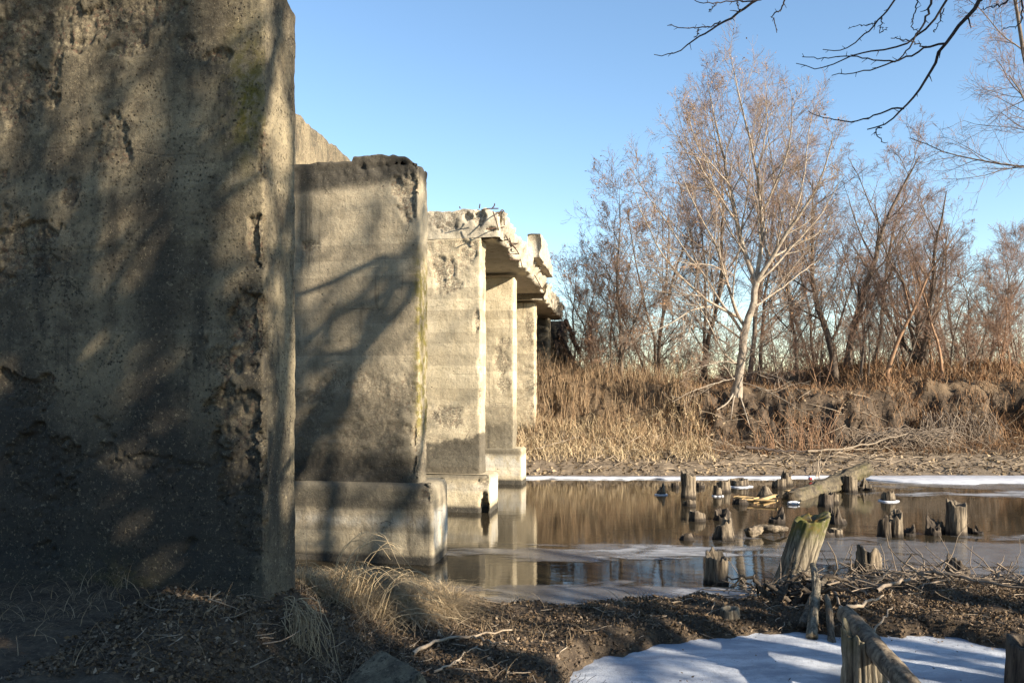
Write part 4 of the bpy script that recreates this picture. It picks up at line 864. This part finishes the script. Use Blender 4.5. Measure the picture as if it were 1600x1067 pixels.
# thin winter thicket behind the trees
rng = np.random.RandomState(91); N = 560; x, y = -1 + 27 * rng.rand(N), 29.5 + 14 * rng.rand(N); k = (x > .134 * y - 2.2) ; x, y = x[k], y[k]; N = len(x)
P = [np.stack([x, y, gz(x, y)], 1)]; d = nrm(np.stack([rng.randn(N) * .25, rng.randn(N) * .25, np.ones(N)], 1)); hh = 1.1 + 2.4 * rng.rand(N) ** 1.3
for j in range(6): d = nrm(d + rng.randn(N, 3) * .13); P.append(P[-1] + d * (hh / 6)[:, None])
P = np.stack(P, 1); R = np.linspace(.014, .006, 7)[None] * np.ones((N, 1))
A, AR = spawn(rng, P, R, 9, .1, 1, 40, .5, 6, .7, .12, .15, .006); B, BR = spawn(rng, A, AR, 5, .1, 1, 40, .6, 4, .8, .08, .17, .006)
V, Fc = tubes([(P, R), (A, AR), (B, BR)], 3); tag(mesh('thicket', V, Fc, MAT['brown_twig']), kind='stuff')
# litter on the sand
x, y = scatter(9000, -1, 17, 21.5, 25.2); k = (y - far_shore(x) > .35) & (fbm(x * 1.1, y * 2.2, 5, 4) + .42 > rs.rand(len(x))); x, y = x[k], y[k]
V, Fc = leaf_quads(np.stack([x, y, gz(x, y) + .012], 1), .03 + .05 * rs.rand(len(x)), .5); tag(mesh('shore_litter', V, Fc, MAT['mat_grass'], smooth=False), kind='stuff')
# leaves on the near bank
x, y = scatter(210000, -2.6, 8, 4.3, 9.9); z, pd = terrain(x, y); s = near_shore(x) - y
k = (s > .12 + .15 * rs.rand(len(x))) & (z > SNOWZ + .008) & (pd < .85) & (rs.rand(len(x)) < np.clip(.45 + fbm(x * 1.6, y * 1.6, 2, 4) + .35, .5, 1)); x, y, z = x[k], y[k], z[k]
V, Fc = leaf_quads(np.stack([x, y, z + .006 + .012 * rs.rand(len(x))], 1), .007 + .016 * rs.rand(len(x)) ** 2, .75); tag(mesh('leaf_litter', V, Fc, MAT['litter'], smooth=False), kind='stuff')
# a few blown leaves and crumbs on the snow
x, y = scatter(2600, .2, 5, 5, 7.7); pd = terrain(x, y)[1]; k = (pd > .55) & (rs.rand(len(x)) < .06 + .9 * (1 - pd) + .25 * sm(fbm(x * 2, y * 2, 5, 3) * 2 - .3)); x, y = x[k], y[k]
V, Fc = leaf_quads(np.stack([x, y, 0 * x + SNOWZ + .018], 1), .006 + .010 * rs.rand(len(x)) ** 2, .4); tag(mesh('blown_leaves', V, Fc, MAT['litter'], smooth=False), kind='stuff')
def sticks(name, x, y, L, r, mat, lift=.01, tilt=.15, n=5, sides=5, wob=.25):
    N = len(x); a = rs.rand(N) * 2 * math.pi; d = nrm(np.stack([np.cos(a), np.sin(a), rs.randn(N) * tilt], 1)); P = [np.stack([x, y, 0 * x], 1)]
    for j in range(n - 1): d = nrm(d + rs.randn(N, 3) * wob * [1, 1, .3]); P.append(P[-1] + d * (L / (n - 1))[:, None])
    P = np.stack(P, 1); P[..., 2] += gz(x, y)[:, None] + lift - np.minimum(P[..., 2].min(1), 0)[:, None] * .5
    V, Fc = tubes([(P, r[:, None] * np.linspace(1, .4, n)[None])], sides); return tag(mesh(name, V, Fc, mat), kind='stuff')
x, y = scatter(1100, -2.2, 7, 4.8, 9.6); z, pd = terrain(x, y); k = (near_shore(x) - y > .2) & (pd < .4); sticks('twig_litter', x[k], y[k], .08 + .3 * rs.rand(k.sum()) ** 2, .002 + .004 * rs.rand(k.sum()), MAT['stick'])
x, y = scatter(900, 2, 18, 22.2, 25); k = y - far_shore(x) > .6; sticks('twig_litter', x[k], y[k], .3 + .9 * rs.rand(k.sum()) ** 2, .006 + .008 * rs.rand(k.sum()), MAT['stick'], .02, .25)
# washed-up straw ridge
x, y = scatter(42000, 2.5, 8, 7.6, 9.75); k = (rs.rand(len(x)) < np.exp(-((y - 8.85 - .05 * x) / .42) ** 2) * sm((x - 2.45) / .6) * (.4 + .8 * sm(fbm(x * 2, y * 2, 4, 3) + .5))) ; x, y = x[k], y[k]
grass('washed_up_straw', x, y, .04 + .11 * rs.rand(len(x)), .006 + .008 * rs.rand(len(x)), 1.6, MAT['wrack'], 3, .0)
x, y = scatter(1300, 2.5, 7.5, 8.0, 9.6); k = rs.rand(1300) < np.exp(-((y - 8.85 - .05 * x) / .45) ** 2); sticks('washed_up_sticks', x[k], y[k], .2 + .55 * rs.rand(k.sum()), .004 + .008 * rs.rand(k.sum()), MAT['root'], .05, .4)

# --- single plants and pieces of wood
def onb(px, py, dz=.03, z0=.3): 
    q = at(px, py, z0); q[2] = float(gz(q[0], q[1])) + dz; return q
def bundle(name, pts_list, r0, r1, mat, label, cat, group=None, n=14, sides=7, wob=.008):
    P = np.stack([resample(p_, n, wob) for p_ in pts_list]); R = np.stack([np.linspace(a, b, n) for a, b in zip(r0, r1)])
    V, Fc = tubes([(P, R)], sides); o = mesh(name, V, Fc, mat, attrs=dict(groove=np.zeros(len(V)), wet=np.zeros(len(V)), moss=np.zeros(len(V)))); return tag(o, label, cat, group)
def clump(name, cx, cy, rx, ry, n, h, leanm, label, mat, segs=5, bias=(0, 0), w=.0075, zoff=-.02):
    r = np.sqrt(rs.rand(n)); a = rs.rand(n) * 2 * math.pi; x, y = cx + rx * r * np.cos(a), cy + ry * r * np.sin(a)
    b = rs.rand(n) * 2 * math.pi; l = leanm * (.4 + .9 * rs.rand(n)); out = np.stack([np.cos(a), np.sin(a)], 1) * (r * .6)[:, None]
    ln = np.stack([np.cos(b) * l + bias[0], np.sin(b) * l + bias[1]], 1) + out
    V, Fc = blade_mesh(np.stack([x, y, gz(x, y) + zoff], 1), h * (.4 + .8 * rs.rand(n)), w * (.6 + .8 * rs.rand(n)), ln, segs); o = mesh(name, V, Fc, mat, smooth=False, loc=(cx, cy, float(gz(cx, cy)))); return tag(o, label, 'grass clump', 'dry grass clumps by the near pier')
c = [-1.35, 7.9]
clump('grass_clump', -1.0, 7.55, .55, .45, 7000, .24, 1.5, 'rounded mound of matted tan grass between near pier and water', MAT['mound_grass'])
clump('grass_clump', -1.62, 7.5, .38, .4, 5000, .24, 1.4, 'matted grass heap tucked against the foot of the near pier', MAT['mound_grass'])
# long arching stems over the mound
arcs = []
for i in range(34):
    px = 515 + 90 * rs.rand(); b = onb(px, 935 + 18 * rs.rand(), -.02, .4); e = rs.rand(); hh = (.16 + .42 * rs.rand()) * (1 if px < 570 else .75); sg = 1 if rs.rand() < .9 else -.6
    k = rs.randn() * .06; arcs.append([b, b + [sg * (.06 + .12 * e), .05 * rs.randn(), hh * .8], b + [sg * (.16 + .26 * e), .1 * rs.randn(), hh + k], b + [sg * (.24 + .42 * e) + .04 * rs.randn(), .12 * rs.randn(), hh * (1.1 - .7 * rs.rand()) - .05]])
bundle('grass_clump', arcs, [.0042] * 34, [.0016] * 34, MAT['pale_grass'], 'tall pale grass stems arching out over the water from the mound', 'grass clump', 'dry grass clumps by the near pier', 12, 4, .004)
tuft = []
for i in range(60):
    b = atD(440 + 42 * rs.rand(), 932 + 40 * rs.rand(), 5.92 + .12 * rs.rand()); s_ = rs.rand(); o_ = rs.randn(4) * .05
    tuft.append([b, b + [.02 + .05 * s_ + o_[0], -.06, .03 + .02 * rs.rand()], b + [.06 + .10 * s_ + o_[1], -.12 - .05 * rs.rand(), -.12 + o_[3]], b + [.03 + .17 * s_ + 2 * o_[2], -.16 - .06 * rs.rand(), -.22 - .30 * rs.rand() ** .7]])
bundle('grass_clump', tuft, [.0034] * 60, [.0012] * 60, MAT['mound_grass'], 'straw-yellow grass tuft hanging down from the corner of the near pier', 'grass clump', 'dry grass clumps by the near pier', 9, 4, .006)
x, y = scatter(6500, -3.8, 2.2, 4.4, 8.3); k = (terrain(x, y)[1] < .3) & (near_shore(x) - y > .3) & (rs.rand(len(x)) < (.2 + .7 * sm(fbm(x * 1.5, y * 1.5, 3, 3) * 2)) * (.35 + .65 * sm((.6 - x) / 1))); x, y = x[k], y[k]
grass('sparse_grass', x, y, .08 + .22 * rs.rand(len(x)), .003 + .003 * rs.rand(len(x)), 1.4, MAT['mat_grass'], 4)
FBG = 'fallen branches on the near bank'
bundle('fallen_branch', [[onb(645, 1010), onb(690, 987), onb(740, 985), onb(800, 977)], [onb(690, 987), onb(682, 980), onb(688, 975)], [onb(740, 985), onb(770, 1000), onb(795, 1000)]], [.016, .008, .008], [.006, .004, .004], MAT['stick'], 'thin bleached branch lying past the grass mound toward the water', 'branch', FBG)
bundle('fallen_branch', [[onb(678, 1035), onb(705, 1025), onb(730, 1008), onb(765, 1008)], [onb(705, 1025), onb(725, 1022)]], [.009, .005], [.005, .003], MAT['stick'], 'thin brown forked twig lying in the leaves at the bottom', 'branch', FBG)
# root tangle under the leaning stump
rt, ra, rb = [], [], []
for i in range(34):
    a = onb(1190 + 110 * rs.rand(), 895 + 60 * rs.rand(), .0, .2); d = np.array([rs.randn() * .22, rs.randn() * .12, .06 + .12 * rs.rand()]); e = a + d * 1.3; e2 = e + [rs.randn() * .2, rs.randn() * .1, -.12]
    rt.append([a, a + d * .6 + [0, 0, .05], e, e2]); ra.append(.012 + .022 * rs.rand()); rb.append(.006)
bundle('root_tangle', rt, ra, rb, MAT['stump_dark'], 'dark tangle of roots and branches at the foot of the mossy leaning stump', 'roots', None, 14, 8, .012)
log('driftwood', [onb(1255, 975, .05, .2), onb(1272, 950, .10, .2), onb(1290, 935, .16, .2), onb(1302, 925, .12, .2)], .040, .018, 'stump', 'pale twisted root limb below the mossy leaning stump', 'driftwood', seed=2)
log('driftwood', [onb(1268, 985, .12, .2), onb(1276, 955, .22, .2), onb(1270, 930, .30, .2)], .040, .024, 'stump_pale', 'upright pale knuckle of wood in front of the dark root tangle', 'driftwood', seed=6)
log('driftwood', [onb(1215, 897, .14, .2), onb(1240, 897, .17, .2), onb(1262, 890, .2, .2)], .04, .02, 'stump', 'brown root limb curling round the base of the mossy leaning stump', 'driftwood', seed=4)
log('driftwood', [onb(1300, 1000, .05, .15), onb(1296, 975, .12, .2), onb(1292, 965, .14, .2)], .030, .020, 'stump', 'stubby broken root poking into the snow next to the split stump', 'driftwood', seed=9)
for pts, r, lb in [([(1310, 962), (1345, 960), (1380, 945)], .018, 'pale stick lying across leaves behind the split stump'), ([(1345, 985), (1380, 968), (1395, 958)], .012, 'thin pale stick pointing away from the split stump'),
                   ([(1425, 895), (1450, 905), (1480, 912), (1515, 915)], .03, 'dark branch lying along the straw in front of the round-topped stump'), ([(1440, 880), (1475, 903), (1530, 925), (1600, 935)], .025, 'long grey branch sloping through the straw to the picture edge'),
                   ([(1365, 915), (1388, 893), (1392, 880)], .010, 'slender pale stick standing up out of the straw by the double-peaked stump'), ([(1345, 910), (1330, 885), (1328, 865), (1332, 850)], .011, 'crooked grey twig rising beside the double-peaked stump'),
                   ([(1370, 935), (1410, 920), (1450, 900)], .02, 'grey branch lying across the middle of the washed-up straw'), ([(1290, 905), (1305, 940), (1318, 965)], .02, 'grey limb running down from the root tangle to the snow')]:
    P = []
    for i, (px, py) in enumerate(pts):
        base = onb(pts[0][0], max(pts[0][1], 900), .05, .25); q = atD(px, py, base[1]) if lb.startswith(('slender', 'crooked')) else onb(px, py, .10, .25); P.append(q)
    bundle('fallen_branch', [P], [r], [r * .4], MAT['root'] if 'pale' not in lb else MAT['stick'], lb, 'branch', FBG, 16, 8, .008)
# thin stems by the bottom edge
sap = []
for i in range(16):
    b = onb(885 + 12 * rs.randn(), 1075, 0, .2); sap.append([b, b + [.05 * rs.randn(), .02 * rs.randn(), .12], b + [.12 * rs.randn(), .05 * rs.randn(), .22 + .1 * rs.rand()]])
bundle('sapling', sap, [.003] * 16, [.0012] * 16, MAT['black_bark'], 'tiny dark twiggy sapling at the edge of the snow by the bottom', 'sapling', None, 9, 4, .008)
for px, y0, y1, D, lb in [(478, 915, 815, 6.9, 'single upright dry stalk beside the near pier corner'), (790, 1010, 985, 7.0, 'short dry stalk standing in the leaves past the branch')]:
    b = onb(px, y0, 0, .5); bundle('dry_stalk', [[b, b + [.01, 0, .2], b + [.0, .02, (y0 - y1) * b[1] / F]]], [.003], [.0015], MAT['stick'], lb, 'stalk', 'dry stalks', 8, 4, .003)

# far bank brush pile and fallen branches
rng = np.random.RandomState(77); bp, r0, r1 = [], [], []
for i in range(230):
    a = atD(1335 + 120 * rng.rand() ** .8, 690 + 25 * rng.rand(), 23.6 + .5 * rng.rand()); L = .6 + 1.4 * rng.rand(); an = rng.randn() * .5
    d = np.array([math.cos(an) * L * (.9 if rng.rand() < .75 else -.6), .2 * rng.randn(), .1]); bp.append([a, a + d * .35 + [0, 0, .25 + .25 * rng.rand()], a + d * .7 + [0, 0, .3 * rng.rand() + .15], a + d + [0, 0, -.25]]); r0.append(.010 + .012 * rng.rand()); r1.append(.004)
bundle('brush_pile', bp, r0, r1, MAT['root'], 'heap of grey dead branches bent over at the foot of the far bank', 'brush pile', None, 9, 4, .03)
rng = np.random.RandomState(78); bp = []
for i in range(130):
    a = atD(1440 + 110 * rng.rand(), 640 + 20 * rng.rand(), 24.6 + .3 * rng.rand()); bp.append([a, a + [.1 * rng.randn(), -.2, -.1], a + [.25 * rng.randn(), -.45, -.5], a + [.3 * rng.randn(), -.5, -.9 - .3 * rng.rand()]])
bundle('hanging_brush', bp, [.012] * 130, [.004] * 130, MAT['root'], 'dead roots and stems hanging over the dark undercut bank beyond the brush pile', 'brush', None, 8, 4, .02)
GB = 'fallen branches on the far shore'
for pts, r, lb, mat in [([(1262, 705), (1310, 703), (1360, 693), (1418, 677)], .035, 'long bleached branch lying against the brush pile, pale end raised', 'stick'), ([(1300, 708), (1345, 700), (1380, 700)], .025, 'short bleached branch under the long one by the brush pile', 'stick'),
                   ([(1165, 698), (1215, 703), (1270, 707)], .05, 'dark fallen limb lying along the foot of the dirt bank', 'black_bark'), ([(1275, 745), (1281, 715), (1286, 690)], .018, 'upright pale twig at the shore behind the long log', 'stick'), ([(1278, 745), (1292, 715), (1300, 702)], .016, 'slanting pale twig at the shore behind the long log', 'stick'),
                   ([(835, 702), (870, 692), (905, 682)], .02, 'pale stick in bleached grass at the foot of the bridge bank', 'stick'), ([(1483, 700), (1490, 660), (1500, 620)], .012, 'thin pale stem standing out from the dark undercut bank', 'stick')]:
    P = [atD(x, y, 23.4 if 'shore' not in lb else 21.4) for x, y in pts]
    if 'lying' in lb or 'under' in lb: P = [np.array([q[0], q[1], max(q[2], float(gz(q[0], q[1])) + r * .6)]) for q in P]
    bundle('fallen_branch', [P], [r], [r * .35], MAT[mat], lb, 'branch', GB, 16, 7, .02)

# red shoots on the dirt bank
rng = np.random.RandomState(80); bp = []
for i in range(70):
    a = atD(1180 + 130 * rng.rand(), 700 + 8 * rng.rand(), 23.5 + .3 * rng.rand()); bp.append([a, a + [.12 * rng.randn(), .1, .4], a + [.3 * rng.randn(), .15, .7 + .5 * rng.rand()]])
bundle('shrub', bp, [.008] * 70, [.003] * 70, MAT['red_bark'], 'thin reddish shoots growing up before the grey dirt bank', 'shrub', None, 7, 4, .02)

# ------------------------------------------------------------------ light, sky, camera
AZ, EL = math.radians(54), math.radians(21)          # sun to the right of straight behind the camera
ts = np.array([math.sin(AZ) * math.cos(EL), -math.cos(AZ) * math.cos(EL), math.sin(EL)])
sun = bpy.data.lights.new('sun', 'SUN'); sun.energy = 5.0; sun.angle = math.radians(.53); sun.color = (1, .885, .72)
so = bpy.data.objects.new('sun', sun); C.objects.link(so)
from mathutils import Vector
so.rotation_euler = Vector((-ts).tolist()).to_track_quat('-Z', 'Y').to_euler()
w = bpy.data.worlds.new('World'); bpy.context.scene.world = w; w.use_nodes = True; nt = w.node_tree
sky = nt.nodes.new('ShaderNodeTexSky'); sky.sky_type = 'NISHITA'; sky.sun_disc = False; sky.sun_elevation = EL
sky.sun_rotation = math.atan2(ts[0], ts[1]); sky.air_density = 1.0; sky.dust_density = .05; sky.ozone_density = 1.6
hs = nt.nodes.new('ShaderNodeHueSaturation'); hs.inputs['Saturation'].default_value = 1.08; nt.links.new(sky.outputs[0], hs.inputs['Color']); nt.links.new(hs.outputs[0], nt.nodes['Background'].inputs[0]); nt.nodes['Background'].inputs[1].default_value = .088
cam = bpy.data.cameras.new('camera'); cam.lens = F / 1600 * 36; cam.sensor_width = 36; cam.clip_end = 3000; cam.clip_start = .05
cam.shift_y = (HY - 533.5) / 1600
co = bpy.data.objects.new('camera', cam); C.objects.link(co); co.location = (0, 0, EYE); co.rotation_euler = (math.pi / 2, 0, 0)
sc = bpy.context.scene; sc.camera = co
sc.view_settings.view_transform = 'Standard'; sc.view_settings.look = 'None'; sc.view_settings.gamma = 1; sc.view_settings.exposure = 1.55
